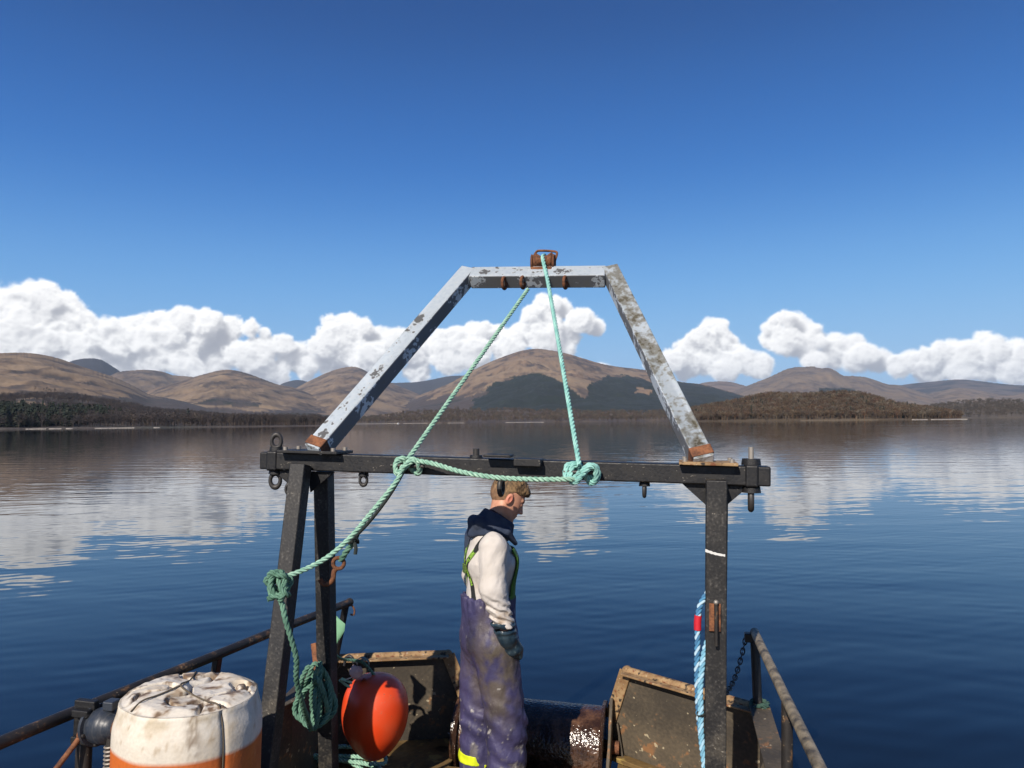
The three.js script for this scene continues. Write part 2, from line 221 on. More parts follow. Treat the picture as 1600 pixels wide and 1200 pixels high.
// ---------------------------------------------------------------- hills: each a ridge at its real distance, with a slope to the shore in front and one behind
const GRASS = [.165, .118, .078], STRAW = [.245, .18, .115], BRACKEN = [.155, .088, .053], HEATHER = [.052, .042, .038], ROCK = [.14, .12, .108], FIR = [.008, .0145, .0125], FIRB = [.014, .022, .017], BARE = [.06, .048, .045], CLOUDSHADE = [.035, .036, .04];  // last tone: cloud shadow painted into the far ridges
const hillMat = new THREE.MeshStandardMaterial({ vertexColors: true, roughness: 1 });
const hillTops = [];
function hill(name, label, o) {
  const { prof, ridge, foot, back = 0.7, seed, relief = 0.1, step = 0.055, rows = 110, shape = 0.85 } = o;
  const pts = prof.map(([x, y]) => [azOf(x, y), tanElOf(x, y)]);
  const a0 = pts[0][0], a1 = pts[pts.length - 1][0], n = Math.ceil((a1 - a0) / D2R / step), tot = rows + 14;
  const elAt = (a) => { let i = 0; while (i < pts.length - 2 && a > pts[i + 1][0]) i++; const p0 = pts[Math.max(0, i - 1)], p1 = pts[i], p2 = pts[i + 1], p3 = pts[Math.min(pts.length - 1, i + 2)], t = clamp((a - p1[0]) / (p2[0] - p1[0]));
    const m1 = (p2[1] - p0[1]) / Math.max(1e-6, p2[0] - p0[0]) * (p2[0] - p1[0]), m2 = (p3[1] - p1[1]) / Math.max(1e-6, p3[0] - p1[0]) * (p2[0] - p1[0]); const t2 = t * t, t3 = t2 * t; return (2 * t3 - 3 * t2 + 1) * p1[1] + (t3 - 2 * t2 + t) * m1 + (-2 * t3 + 3 * t2) * p2[1] + (t3 - t2) * m2; };
  const pos = new Float32Array((n + 1) * (tot + 1) * 3), col = new Float32Array((n + 1) * (tot + 1) * 3), idx = [];
  const heightAt = (a, s) => {
    const rr = ridge * (1 + 0.05 * fbm(a * 9, seed, 1.1, 3)), ff = foot * (1 + (o.shoreWobble ?? 0.05) * fbm(a * 26, seed + 4, 7.7, 4)), q = s <= 1 ? lerp(ff, rr, s) : rr + (s - 1) * (rr - ff) * back;
    const jag = (o.jag ?? 0.0006) * fbm(a * 420, seed * 2.2, 0, 3) * smooth(0.8, 1, s), top = Math.max(0.5, EYE + rr * (elAt(a) + jag)), x = Math.sin(a) * q, z = -Math.cos(a) * q;
    let h; if (s <= 1) { const w = Math.min(1, s * 5) * Math.min(1, (1 - s) * 3.2), sc = 1 / (o.grain ?? 420), g = fbm(x * sc, seed, z * sc, 6, 0.56), gully = 0.24 - Math.abs(noise3(x * sc * 1.7 + 0.6 * g, seed + 5, z * sc * 1.7 + 0.6 * g)), fine = fbm(x * sc * 7, seed + 3, z * sc * 7, 3);
      const f = Math.pow(s, shape) + relief * w * (g * 1.0 + gully * 1.1 + fine * 0.16); h = EYE * (1 - s) * 0.3 + (top - EYE) * q / rr * Math.min(f, 1 - (1 - s) * 0.03) + EYE * s; }
    else h = top * (1 - (s - 1)) - (s - 1) * 4;
    return [x, s <= 0 ? -0.8 : h, z, top, q];
  };
  for (let i = 0, k = 0; i <= n; i++) { const a = a0 + (a1 - a0) * i / n; for (let j = 0; j <= tot; j++, k++) { const s = j <= rows ? Math.pow(j / rows, o.pack ?? 1) : 1 + (j - rows) / 14, [x, y, z] = heightAt(a, s); pos[k * 3] = x; pos[k * 3 + 1] = y; pos[k * 3 + 2] = z; } }
  const w = tot + 1;
  for (let i = 0; i < n; i++) for (let j = 0; j < tot; j++) { const p = i * w + j; idx.push(p, p + w, p + 1, p + 1, p + w, p + w + 1); }
  const g = new THREE.BufferGeometry(); g.setAttribute('position', new THREE.BufferAttribute(pos, 3)); g.setIndex(idx); g.computeVertexNormals();
  // colour of what grows there, by photo position of the place (patches of wood) and by noise; the dark far ridges carry painted cloud shadow
  const q = V(), inv = camera.matrixWorldInverse;
  for (let k = 0; k < pos.length / 3; k++) {
    q.set(pos[k * 3], pos[k * 3 + 1], pos[k * 3 + 2]); const y = q.y, x = q.x, z = q.z; q.applyMatrix4(inv); const px = 800 + FOC * q.x / -q.z, py = 600 - FOC * q.y / -q.z;
    const c = o.paint(px, py, x, y, z, fbm(x / 260, seed + 2, z / 260, 4), 0.55 * fbm(x / 60, seed + 8, z / 60, 4) + 0.6 * fbm(Math.atan2(x, -z) * Math.hypot(x, z) / 70, y / 90, seed, 4), fbm(x / 900, seed, z / 900, 3)); col.set(c, k * 3);
  }
  g.setAttribute('color', new THREE.BufferAttribute(col, 3));
  const m = structure(name, g, hillMat); tag(m, label); hillTops.push({ heightAt, a0, a1 });
  return { heightAt, a0, a1 };
}
const inPoly = (poly, x, y) => { let c = false; for (let i = 0, j = poly.length - 1; i < poly.length; j = i++) { const [xi, yi] = poly[i], [xj, yj] = poly[j]; if ((yi > y) !== (yj > y) && x < (xj - xi) * (y - yi) / (yj - yi) + xi) c = !c; } return c; };
const moor = (n1, n2, n3, grass = GRASS, dark = HEATHER) => { let c = mix3(grass, STRAW, smooth(-0.25, 0.5, n1 * .7 + n2 * .6)); c = mix3(c, BRACKEN, smooth(0.05, 0.5, n2 * 0.7 + n3 * 0.6) * 0.5); c = mix3(c, dark, smooth(-.06, 0.32, -n1 * 0.6 - n2 * 0.85) * 0.95); return c; };
const far = { rows: 70, step: 0.07 };
// farthest first
hill('mountain', 'far blue mountains beyond the wooded island', { ...far, prof: [[1380, 606], [1420, 600], [1450, 597], [1480, 594], [1505, 593], [1535, 596], [1560, 599], [1600, 602], [1660, 596], [1740, 604], [1850, 600], [2000, 606], [2200, 620], [2500, 640]], ridge: 13500, foot: 7000, seed: 3.1, relief: 0.16, grain: 1500, paint: (px, py, x, y, z, n1, n2, n3) => mix3([.11, .09, .08], CLOUDSHADE, smooth(-.15, .2, n1 + n3 * .6)) });
hill('mountain', 'small far ridge beside the forested mountain', { ...far, prof: [[1060, 612], [1095, 599], [1120, 596], [1142, 597], [1165, 603], [1200, 612], [1240, 625]], ridge: 11000, foot: 6500, seed: 4.2, relief: 0.15, grain: 1200, paint: (px, py, x, y, z, n1, n2, n3) => mix3([.19, .14, .11], HEATHER, smooth(-.1, .6, n1)) });
hill('mountain', 'dark far ridge between two brown hills', { ...far, prof: [[570, 615], [600, 600], [625, 598], [650, 597], [675, 593], [700, 588], [722, 587], [750, 592], [790, 605], [830, 625]], ridge: 11500, foot: 7000, seed: 5.3, relief: 0.1, grain: 1300, paint: (px, py, x, y, z, n1) => mix3(CLOUDSHADE, HEATHER, smooth(.1, .8, n1) * .4) });
hill('mountain', 'tiny dark far summit between two brown hills', { ...far, prof: [[420, 612], [440, 600], [455, 595], [470, 594], [490, 600], [520, 612]], ridge: 11800, foot: 7000, seed: 6.3, relief: 0.1, grain: 1300, paint: () => CLOUDSHADE });
hill('mountain', 'dark rounded summit behind the left hillside', { ...far, prof: [[70, 590], [105, 567], [125, 561], [145, 560], [160, 563], [178, 574], [192, 583], [215, 596], [250, 615]], ridge: 9500, foot: 6000, seed: 7.4, relief: 0.1, grain: 1300, paint: () => [.03, .031, .036] });  // dark colour paints cloud shadow over the whole summit
hill('mountain', 'brown moorland ridge behind the round grassy hill', { ...far, prof: [[150, 605], [180, 583], [205, 579], [232, 578], [255, 581], [270, 586], [300, 589], [330, 596], [380, 612]], ridge: 8200, foot: 5200, seed: 8.4, relief: 0.2, grain: 900, paint: (px, py, x, y, z, n1, n2, n3) => mix3(moor(n1, n2, n3), HEATHER, .25) });
hill('mountain', 'flat topped grey moorland mountain behind the wooded island', { prof: [[1090, 632], [1130, 618], [1165, 604], [1185, 596], [1205, 588], [1226, 578], [1240, 574], [1256, 573.5], [1270, 572.5], [1280, 575], [1297, 575.5], [1308, 581], [1318, 587], [1334, 587.5], [1350, 589], [1368, 594], [1385, 600], [1405, 602], [1430, 610], [1460, 619], [1490, 630], [1530, 645]], ridge: 8600, foot: 4200, seed: 9.2, relief: 0.24, grain: 800, jag: 0.0009, paint: (px, py, x, y, z, n1, n2, n3) => {
  if (inPoly([[1279, 622], [1280, 607], [1300, 606], [1330, 607], [1340, 612], [1358, 620], [1360, 625]], px + n2 * 4, py + n2 * 3)) return FIR; if (inPoly([[1455, 617], [1470, 606], [1500, 600], [1530, 612], [1560, 622]], px, py)) return STRAW; return mix3(moor(n1, n2, n3, [.13, .10, .08], [.066, .053, .05]), ROCK, .35); } });
hill('hill', 'right hand foothill beyond the island', { ...far, prof: [[1400, 640], [1440, 620], [1470, 611], [1500, 606], [1530, 610], [1570, 617], [1620, 612], [1700, 618], [1800, 640]], ridge: 9000, foot: 5000, seed: 10.9, relief: 0.2, grain: 700, paint: (px, py, x, y, z, n1, n2, n3) => mix3(moor(n1, n2, n3, [.18, .135, .1]), ROCK, .2) });
hill('mountain', 'brown pointed hill behind the left leg of the frame', { prof: [[440, 622], [465, 605], [490, 592], [512, 582], [530, 576], [548, 573], [562, 575], [580, 584], [600, 593], [625, 604], [655, 616], [690, 630], [720, 645]], ridge: 7600, foot: 3000, seed: 11.4, relief: 0.22, grain: 700, paint: (px, py, x, y, z, n1, n2, n3) => moor(n1, n2, n3, [.14, .1, .072]) });
hill('mountain', 'round grassy hill with bracken slopes', { prof: [[180, 640], [230, 612], [275, 598], [300, 590], [325, 583], [345, 578.5], [362, 578], [385, 583], [410, 592], [435, 601], [460, 606], [490, 618], [520, 630], [555, 643], [590, 652]], ridge: 5600, foot: 2400, seed: 12.7, relief: 0.24, grain: 520, paint: (px, py, x, y, z, n1, n2, n3) => { let c = moor(n1, n2, n3); const w = inPoly([[300, 632], [330, 622], [360, 622], [410, 630], [405, 636]], px + n2 * 8, py + n2 * 3); return w || py > 640 + n1 * 10 + n2 * 6 ? mix3(BARE, FIRB, smooth(-.1, .4, n2)) : c; } });
hill('mountain', 'broad brown mountain with dark forestry on its lower slopes', { prof: [[520, 660], [560, 649], [600, 639], [635, 627], [662, 615], [700, 600], [722, 588], [742, 577], [765, 566], [790, 556], [815, 548], [838, 545], [858, 547], [880, 551], [905, 558], [935, 567], [965, 573], [1000, 577], [1025, 582], [1048, 592], [1065, 597], [1100, 601], [1130, 609], [1160, 617], [1185, 625], [1220, 640]], ridge: 6100, foot: 2300, seed: 13.3, relief: 0.22, grain: 560, step: 0.042, rows: 150, paint: (px, py, x, y, z, n1, n2, n3) => {
  const wx = px + n2 * 13 + n1 * 8, wy = py + n2 * 8 + n1 * 4;
  const A = [[735, 645], [742, 622], [765, 606], [790, 594], [815, 586], [842, 584], [868, 592], [890, 605], [905, 618], [925, 628], [938, 645]], B = [[905, 645], [915, 615], [928, 596], [950, 588], [985, 588], [1005, 592], [1022, 600], [1060, 597], [1110, 604], [1165, 620], [1200, 650]];
  if (inPoly([[990, 613], [1000, 604], [1022, 610], [1012, 617]], wx, wy)) return mix3(BRACKEN, STRAW, .5);
  if (inPoly(A, wx, wy) || inPoly(B, wx, wy)) return mix3(FIR, FIRB, smooth(-.2, .5, n2));
  let c = moor(n1, n2, n3, [.175, .118, .078]); return py > 624 - smooth(780, 700, px) * 4 + n1 * 12 + n2 * 14 ? mix3(BARE, FIRB, smooth(0, .5, n1)) : c; } });
const leftHill = hill('hill', 'near brown hillside with woods above the left shore', { prof: [[-2100, 668], [-1500, 640], [-1100, 606], [-850, 588], [-640, 566], [-520, 562], [-420, 560], [-330, 548], [-240, 552], [-150, 546], [-80, 549], [-20, 552], [35, 551], [65, 554], [95, 561], [120, 570], [150, 580], [180, 590], [210, 604], [235, 617], [262, 622], [300, 630], [345, 641], [400, 652], [450, 660], [500, 664], [540, 665]], ridge: 3400, foot: 760, seed: 14.1, relief: 0.2, grain: 330, step: 0.042, rows: 170, pack: 1.25, shape: 0.8, shoreWobble: 0.03, paint: (px, py, x, y, z, n1, n2, n3) => {
  let c = moor(n1, n2, n3, [.172, .118, .074]);
  return py > 618 + n1 * 18 + n2 * 14 && !inPoly([[12, 640], [30, 626], [70, 630], [74, 638]], px, py) ? mix3(BARE, [.045, .045, .04], smooth(-.2, .4, n2)) : c; } });
const midShore = hill('hill', 'low wooded shore under the big mountain', { prof: [[430, 664], [500, 660], [560, 655], [600, 651], [640, 645], [680, 642], [720, 639], [760, 642], [800, 640], [840, 643], [880, 641], [920, 644], [960, 643], [1000, 645], [1040, 642], [1080, 640], [1120, 641], [1180, 644], [1240, 650]], ridge: 2500, foot: 1900, seed: 15.5, relief: 0.2, grain: 180, rows: 40, jag: 0.001, shoreWobble: 0.05, paint: (px, py, x, y, z, n1, n2) => mix3(mix3(BARE, [.12, .085, .05], smooth(-.2, .5, n2)), STRAW, smooth(.35, .7, n1) * .7) });
const island = hill('island', 'wooded island rising from the loch', { prof: [[1060, 656], [1085, 644], [1115, 638], [1150, 632], [1180, 625], [1205, 621], [1240, 622], [1275, 621], [1310, 619], [1340, 620], [1365, 625], [1390, 634], [1420, 640], [1455, 645], [1485, 651], [1512, 654.5]], ridge: 1300, foot: 1020, seed: 16.2, relief: 0.25, grain: 120, rows: 40, jag: 0.0008, shoreWobble: 0.05, paint: (px, py, x, y, z, n1, n2) => (y < .9 && n1 > .1 ? [.15, .12, .085] : mix3([.06, .044, .03], [.09, .066, .04], smooth(-.2, .5, n2))) });
const rightShore = hill('hill', 'low wooded headland beyond the island tip', { prof: [[1400, 648], [1440, 638], [1475, 633], [1510, 629], [1545, 627], [1580, 628], [1620, 630], [1700, 626], [1800, 632], [1900, 632], [2050, 628], [2250, 636], [2500, 648], [2800, 655]], ridge: 2700, foot: 2100, seed: 17.2, relief: 0.2, grain: 180, rows: 40, jag: 0.0009, paint: (px, py, x, y, z, n1, n2) => mix3([.075, .062, .05], [.11, .085, .055], smooth(-.2, .5, n2)) });

// ---------------------------------------------------------------- woods: trees of leaf- and twig-sized faces, planted on the slopes
function treeShape(kind, seed) {
  const r = rng(seed), pos = [], col = [], tri = (a, b, c, k) => { pos.push(...a, ...b, ...c); for (let i = 0; i < 3; i++) col.push(k[0], k[1], k[2]); };
  const limb = (a, b, w0, w1, k) => { for (let i = 0; i < 3; i++) { const t0 = i * 2.094, t1 = t0 + 2.094, A = [a[0] + Math.cos(t0) * w0, a[1], a[2] + Math.sin(t0) * w0], B = [a[0] + Math.cos(t1) * w0, a[1], a[2] + Math.sin(t1) * w0], C = [b[0] + Math.cos(t0) * w1, b[1], b[2] + Math.sin(t0) * w1], D = [b[0] + Math.cos(t1) * w1, b[1], b[2] + Math.sin(t1) * w1]; tri(A, B, D, k); tri(A, D, C, k); } };
  const tw = (x, y, z, s, k) => { const p = () => [x + (r() - .5) * s, y + (r() - .5) * s, z + (r() - .5) * s]; tri(p(), p(), p(), k); };
  if (kind === 'fir') { limb([0, 0, 0], [0, 0.95, 0], .025, .006, [.5, .4, .35]); const L = 11; for (let j = 0; j < L; j++) { const y = .12 + .86 * j / L, rad = (1 - j / L) * .2 + .02, m = 9 - Math.floor(j / 2); for (let i = 0; i < m; i++) { const a = r() * 6.283, q = rad * (.75 + .5 * r()), k = .7 + .6 * r(), x = Math.cos(a), z = Math.sin(a), t = .07; tri([x * .01, y + .06, z * .01], [x * q - z * t, y - .05 * r(), z * q + x * t], [x * q + z * t, y - .05 * r(), z * q - x * t], [k, k, k]); } } }
  else { limb([0, 0, 0], [0, .45, 0], .022, .014, [1.15, 1.1, 1.05]); for (let i = 0; i < 6; i++) { const a = i * 1.05 + r(), q = .16 + .12 * r(); limb([0, .3 + .15 * r(), 0], [Math.cos(a) * q, .6 + .3 * r(), Math.sin(a) * q], .011, .004, [1.1, 1.05, 1]); }
    const lobes = []; for (let i = 0; i < 6; i++) { const a = r() * 6.283, q = .2 * Math.sqrt(r()); lobes.push([Math.cos(a) * q, .5 + .34 * r(), Math.sin(a) * q, .12 + .1 * r()]); }
    for (let i = 0; i < 150; i++) { const l = lobes[i % 6], z = r() * 2 - 1, a = r() * 6.283, q = Math.cbrt(r()), f = Math.sqrt(1 - z * z), k = .7 + .65 * r(); tw(l[0] + f * Math.cos(a) * q * l[3], l[1] + z * q * l[3], l[2] + f * Math.sin(a) * q * l[3], .085, [k, k, k]); } }
  const g = new THREE.BufferGeometry(); g.setAttribute('position', new THREE.Float32BufferAttribute(pos, 3)); g.setAttribute('color', new THREE.Float32BufferAttribute(col, 3)); g.computeVertexNormals(); return g;
}
const treeMat = new THREE.MeshStandardMaterial({ vertexColors: true, roughness: 1, side: THREE.DoubleSide });
function wood(name, label, land, kind, count, seed, o) {
  const r = rng(seed), m4 = new THREE.Matrix4(), q = new THREE.Quaternion(), inv = camera.matrixWorldInverse, list = [[], []];
  const [x0, x1] = o.px, a0 = azOf(x0, 660), a1 = azOf(x1, 660); let tries = 0;
  while (list[0].length + list[1].length < count && tries++ < count * 30) {
    const a = lerp(a0, a1, r()), s = lerp(o.s[0], o.s[1], r() ** (o.sp ?? 1)), [x, y, z] = land.heightAt(a, s); if (y < (o.minY ?? 0.4)) continue;
    const v = V(x, y, z).applyMatrix4(inv), px = 800 + FOC * v.x / -v.z, py = 600 - FOC * v.y / -v.z; if (o.where && !o.where(px, py, x, z, r)) continue;
    const h = lerp(o.h[0], o.h[1], r()), wd = h * lerp(o.w[0], o.w[1], r()), c = o.tone(r, px, py, x, z);
    q.setFromAxisAngle(V(0, 1, 0), r() * 6.283); m4.compose(V(x, y - 0.3, z), q, V(wd, h, wd)); list[r() < .5 ? 0 : 1].push([m4.clone(), c]);
  }
  list.forEach((l, i) => { if (!l.length) return; const im = new THREE.InstancedMesh(treeShape(kind, seed * 7 + i), treeMat, l.length); l.forEach(([m, c], k) => { im.setMatrixAt(k, m); im.setColorAt(k, new THREE.Color().setRGB(...c)); }); im.name = numbered(name); shade(im); tag(im, label, 'woodland', null, 'stuff'); scene.add(im); });
}
const tone = (list) => (r) => { const c = list[Math.floor(r() * list.length)], k = (.75 + .5 * r()) * .72; return [c[0] * k, c[1] * k, c[2] * k]; };
const bareTone = tone([[.062, .05, .05], [.075, .058, .054], [.052, .046, .048], [.09, .072, .058], [.068, .05, .042]]), islandTone = tone([[.13, .085, .05], [.115, .078, .05], [.15, .11, .065], [.095, .07, .048], [.14, .075, .042], [.19, .16, .12]]), firTone = tone([[.018, .03, .02], [.024, .034, .022], [.03, .036, .024]]);
wood('conifer_wood', 'dark conifers along the left shore', leftHill, 'fir', 1700, 31, { px: [-700, 300], s: [.004, .10], sp: 1, h: [8, 20], w: [.8, 1.3], tone: firTone, where: (px, py, x, z, r) => fbm(x / 60, 1, z / 60, 3) > -.2 + smooth(60, 260, px) * .55 && r() < .8 });
wood('bare_wood', 'bare grey trees among the left shore conifers', leftHill, 'bare', 2600, 32, { px: [-900, 500], s: [.002, .06], h: [8, 14], w: [.9, 1.3], tone: bareTone });
wood('bare_wood', 'bare woods on the lower left hillside', leftHill, 'bare', 9500, 33, { px: [-900, 520], s: [.05, .40], sp: 1, h: [8, 13], w: [1, 1.4], tone: bareTone, where: (px, py, x, z) => fbm(x / 170, 3, z / 170, 4) > -.02 + (py < 620 ? .22 : -.2) && !inPoly([[12, 640], [30, 626], [70, 630], [74, 638]], px, py) && py > 606 + (px < 260 ? 0 : (px - 260) * .16) });
wood('bare_wood', 'bare brown woods on the low middle shore', midShore, 'bare', 4200, 34, { px: [440, 1240], s: [.01, .9], sp: 1.2, h: [9, 16], w: [1, 1.4], tone: tone([[.10, .07, .052], [.12, .082, .055], [.09, .068, .055], [.15, .115, .075], [.085, .075, .05]]) });
wood('island_wood', 'brown bare trees covering the island', island, 'bare', 6500, 35, { px: [1058, 1512], s: [.012, 1.05], sp: 1, h: [7, 13], w: [1, 1.45], tone: islandTone, minY: 1.1 });
wood('island_wood', 'scattered dark pines on the island', island, 'fir', 160, 36, { px: [1075, 1480], s: [.05, 1], h: [10, 14], w: [.8, 1.1], tone: firTone, minY: 1.1 });
wood('bare_wood', 'bare woods on the headland beyond the island', rightShore, 'bare', 4600, 37, { px: [1400, 2300], s: [.01, 1], h: [9, 15], w: [1, 1.4], tone: tone([[.10, .078, .06], [.12, .095, .07], [.085, .075, .06]]) });
// pale stony beaches along the shore
function beach(label, land, x0, x1, w, y) { const a0 = azOf(x0, 665), a1 = azOf(x1, 665), n = 60, pos = [], idx = []; for (let i = 0; i <= n; i++) { const a = lerp(a0, a1, i / n), q0 = land.heightAt(a, 0)[4], k = w * (.5 + .7 * clamp(.5 + fbm(i * .23, x0, 2, 3))) * Math.sin(Math.PI * clamp(i / n, .04, .96)); [[q0 - k * 1.3, -.4], [q0 - k * .6, y * .5], [q0 + k * .5, y], [q0 + k, -.3]].forEach(([q, h]) => pos.push(Math.sin(a) * q, h, -Math.cos(a) * q)); } for (let i = 0; i < n; i++) for (let j = 0; j < 3; j++) { const p = i * 4 + j; idx.push(p, p + 4, p + 1, p + 1, p + 4, p + 5); } const g = new THREE.BufferGeometry(); g.setAttribute('position', new THREE.Float32BufferAttribute(pos, 3)); g.setIndex(idx); g.computeVertexNormals(); tag(structure('beach', g, beachMat), label); }
const beachMat = new THREE.MeshStandardMaterial({ color: new THREE.Color().setRGB(.34, .31, .27), roughness: 1 });
for (const [x0, x1] of [[40, 72], [76, 96], [103, 114], [148, 210], [240, 250]]) beach('pale stony beach below the left shore trees', leftHill, x0, x1, 4, .5);
for (const [x0, x1] of [[555, 625], [630, 668], [700, 725], [790, 850]]) beach('pale stony beach on the low middle shore', midShore, x0, x1, 6, .7);
for (const [x0, x1] of [[1425, 1450], [1455, 1512]]) beach('pale shingle spit at the island tip', island, x0, x1, 6, .6);

scene.fog = new THREE.FogExp2(new THREE.Color().setRGB(.62, .78, 1.0), 0.000028);
// ---------------------------------------------------------------- materials of the boat
M.black = surface(512, 0.5, (u, v) => { const n = fbmT(u, v, 6, 5, 1), f = fbmT(u, v, 40, 3, 5), sp = smooth(.42, .52, fbmT(u, v, 46, 2, 9) * .8 + n * .35), s = smooth(-.1, .55, n + f * .3); let c = mix3([.006, .006, .0072], [.018, .0175, .0175], s); c = mix3(c, [.17, .155, .13], sp * .7); return { c, h: .5 + n * .18 + f * .22 - sp * .3, r: .5 + .3 * s + .15 * f }; }, { bump: .0016 });
M.post = surface([1024, 256], [1.9, .36], (u, v) => { const n = fbmA(u, v, 15, 3, 5, 2), f = fbmA(u, v, 150, 28, 3, 6), sp = smooth(.40, .48, fbmA(u, v, 190, 36, 2, 19) * .75 + n * .4), low = smooth(.4, .9, u + n * .2) * smooth(0, .6, n + f * .3 + .2); let c = mix3([.010, .010, .011], [.038, .036, .033], smooth(-.3, .5, n * .8 + f * .7)); c = mix3(c, [.10, .095, .088], smooth(.2, .5, f + n * .3) * .5); c = mix3(c, [.085, .068, .042], low * .5); c = mix3(c, [.3, .27, .22], sp * .7); return { c, h: .5 + n * .15 + f * .25 - sp * .25, r: .6 + .2 * n }; }, { bump: .0016 });
const flake = (olive, seed, shadePeel = 0) => (u, v) => { const n = fbmA(u, v, 16, 4, 5, seed), f = fbmA(u, v, 64, 16, 4, seed + 3), g = fbmA(u, v, 5, 2, 3, seed + 6); const pv = n * .8 + f * .4 + g * .35 - .02 + shadePeel, peel = smooth(.20, .27, pv), edge = smooth(.15, .21, pv) - peel; let c = mix3([.58, .66, .73], [.70, .76, .80], clamp(.5 + f)); c = mix3(c, [.42, .44, .41], smooth(.2, .6, -f + g * .5) * .6); c = mix3(c, [.13, .135, .145], peel * .92); c = mix3(c, [.7, .72, .72], edge * .5);
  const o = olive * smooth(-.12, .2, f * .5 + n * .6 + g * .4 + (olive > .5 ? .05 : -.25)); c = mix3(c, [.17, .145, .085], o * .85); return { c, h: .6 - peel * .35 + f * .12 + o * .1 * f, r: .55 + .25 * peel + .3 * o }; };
M.frame = surface([1024, 256], [1.6, .4], flake(.25, 3), { bump: .0015 });
M.frameShaded = surface([1024, 256], [1.6, .4], flake(.25, 23, .34), { bump: .0015 });  // heavier peel darkens this copy, painting in the shade of under faces
M.frameStained = surface([1024, 256], [1.6, .4], flake(.85, 13), { bump: .0015 });
M.rust = surface(512, 0.4, (u, v) => { const n = fbmT(u, v, 6, 5, 21), f = fbmT(u, v, 40, 3, 25); let c = mix3([.075, .03, .016], [.24, .095, .04], smooth(-.4, .5, n + f * .5)); c = mix3(c, [.035, .02, .016], smooth(.15, .5, -n + f * .4)); return { c, h: .5 + n * .2 + f * .3, r: .85 }; }, { bump: .002 });
M.rustPale = surface(512, 0.5, (u, v) => { const n = fbmT(u, v, 5, 5, 31), f = fbmT(u, v, 36, 4, 35), g = fbmT(u, v, 12, 4, 38); let c = mix3([.20, .115, .05], [.36, .24, .12], smooth(-.4, .4, n + f * .3)); c = mix3(c, [.16, .055, .02], smooth(.1, .4, g + f * .3)); c = mix3(c, [.03, .022, .016], smooth(.22, .4, -g + n * .3)); c = mix3(c, [.55, .50, .40], smooth(.38, .5, f + g * .3) * .8); return { c, h: .5 + g * .3 + f * .25, r: .78 }; }, { bump: .003 });
M.bulwark = surface(1024, 1.2, (u, v) => { const n = fbmT(u, v, 4, 5, 41), f = fbmT(u, v, 60, 3, 45), g = fbmT(u, v, 16, 4, 48); let c = mix3([.045, .037, .027], [.105, .083, .055], smooth(-.4, .5, n + f * .4)); c = mix3(c, [.26, .12, .045], smooth(.12, .4, n * .55 + g * .75 + f * .3 - .08) * .75); const chip = smooth(.30, .38, fbmT(u, v, 34, 3, 44) * .8 + g * .35 + f * .2 - .06 + n * .2); c = mix3(c, [.42, .36, .24], chip * .8); return { c, h: .5 + g * .25 + f * .22 - chip * .2, r: .75 }; }, { bump: .003 });
M.deck = surface(1024, 1.6, (u, v) => { const n = fbmT(u, v, 4, 5, 51), f = fbmT(u, v, 48, 4, 55), g = fbmT(u, v, 11, 4, 58); let c = mix3([.075, .045, .018], [.17, .105, .035], smooth(-.4, .5, n + f * .3)); c = mix3(c, [.36, .26, .075], smooth(.14, .42, g + f * .35) * .8); c = mix3(c, [.035, .025, .014], smooth(.2, .45, -g + n * .4)); return { c, h: .5 + g * .3 + f * .3, r: clamp(.35 + .5 * smooth(-.3, .3, g + n)) }; }, { bump: .005 });
M.wetRust = surface(512, .6, (u, v) => { const n = fbmT(u, v, 7, 5, 61), f = fbmT(u, v, 34, 4, 65); let c = mix3([.028, .014, .009], [.10, .05, .028], smooth(-.3, .5, n + f * .4)); c = mix3(c, [.16, .075, .03], smooth(.25, .5, n) * .5); return { c, h: .5 + n * .3 + f * .4, r: .16 + .25 * smooth(0, .5, n) }; }, { bump: .007 });
M.pipePaint = surface([1024, 128], [1.7, .15], (u, v) => { const n = fbmA(u, v, 24, 2, 5, 71), f = fbmA(u, v, 130, 12, 3, 75); let c = mix3([.018, .016, .015], [.045, .036, .028], smooth(-.2, .5, n)); c = mix3(c, [.14, .075, .035], smooth(.15, .4, n + f * .35)); c = mix3(c, [.3, .24, .15], smooth(.38, .5, f + n * .4) * .7); return { c, h: .5 + n * .2 + f * .25, r: .55 }; }, { bump: .0018 });
M.pipeWorn = surface([1024, 128], [1.7, .15], (u, v) => { const n = fbmA(u, v, 22, 2, 5, 81), f = fbmA(u, v, 120, 11, 3, 85); let c = mix3([.12, .10, .07], [.30, .25, .17], smooth(-.3, .4, n + f * .3)); c = mix3(c, [.05, .045, .038], smooth(.1, .35, -n + f * .3)); c = mix3(c, [.34, .22, .08], smooth(.3, .5, f) * .6); return { c, h: .5 + n * .25 + f * .25, r: .6 }; }, { bump: .0018 });
M.hullPaint = new THREE.MeshPhysicalMaterial({ color: new THREE.Color().setRGB(.02, .02, .022), roughness: .55 });
M.whitePaint = new THREE.MeshStandardMaterial({ color: new THREE.Color().setRGB(.62, .62, .6), roughness: .7 });
M.steel = new THREE.MeshStandardMaterial({ color: new THREE.Color().setRGB(.045, .042, .04), roughness: .5, metalness: .3 });
M.zinc = new THREE.MeshStandardMaterial({ color: new THREE.Color().setRGB(.34, .31, .27), roughness: .5, metalness: .5 });

// ---------------------------------------------------------------- the workboat: hull, deck, bow bulwarks, roller, rails, gantry
const onPlane = (x, y, p0, n) => { const d = boatRay(x, y), e = V(0, DECK_EYE, 0), t = p0.clone().sub(e).dot(n) / d.dot(n); return e.addScaledVector(d, t); };
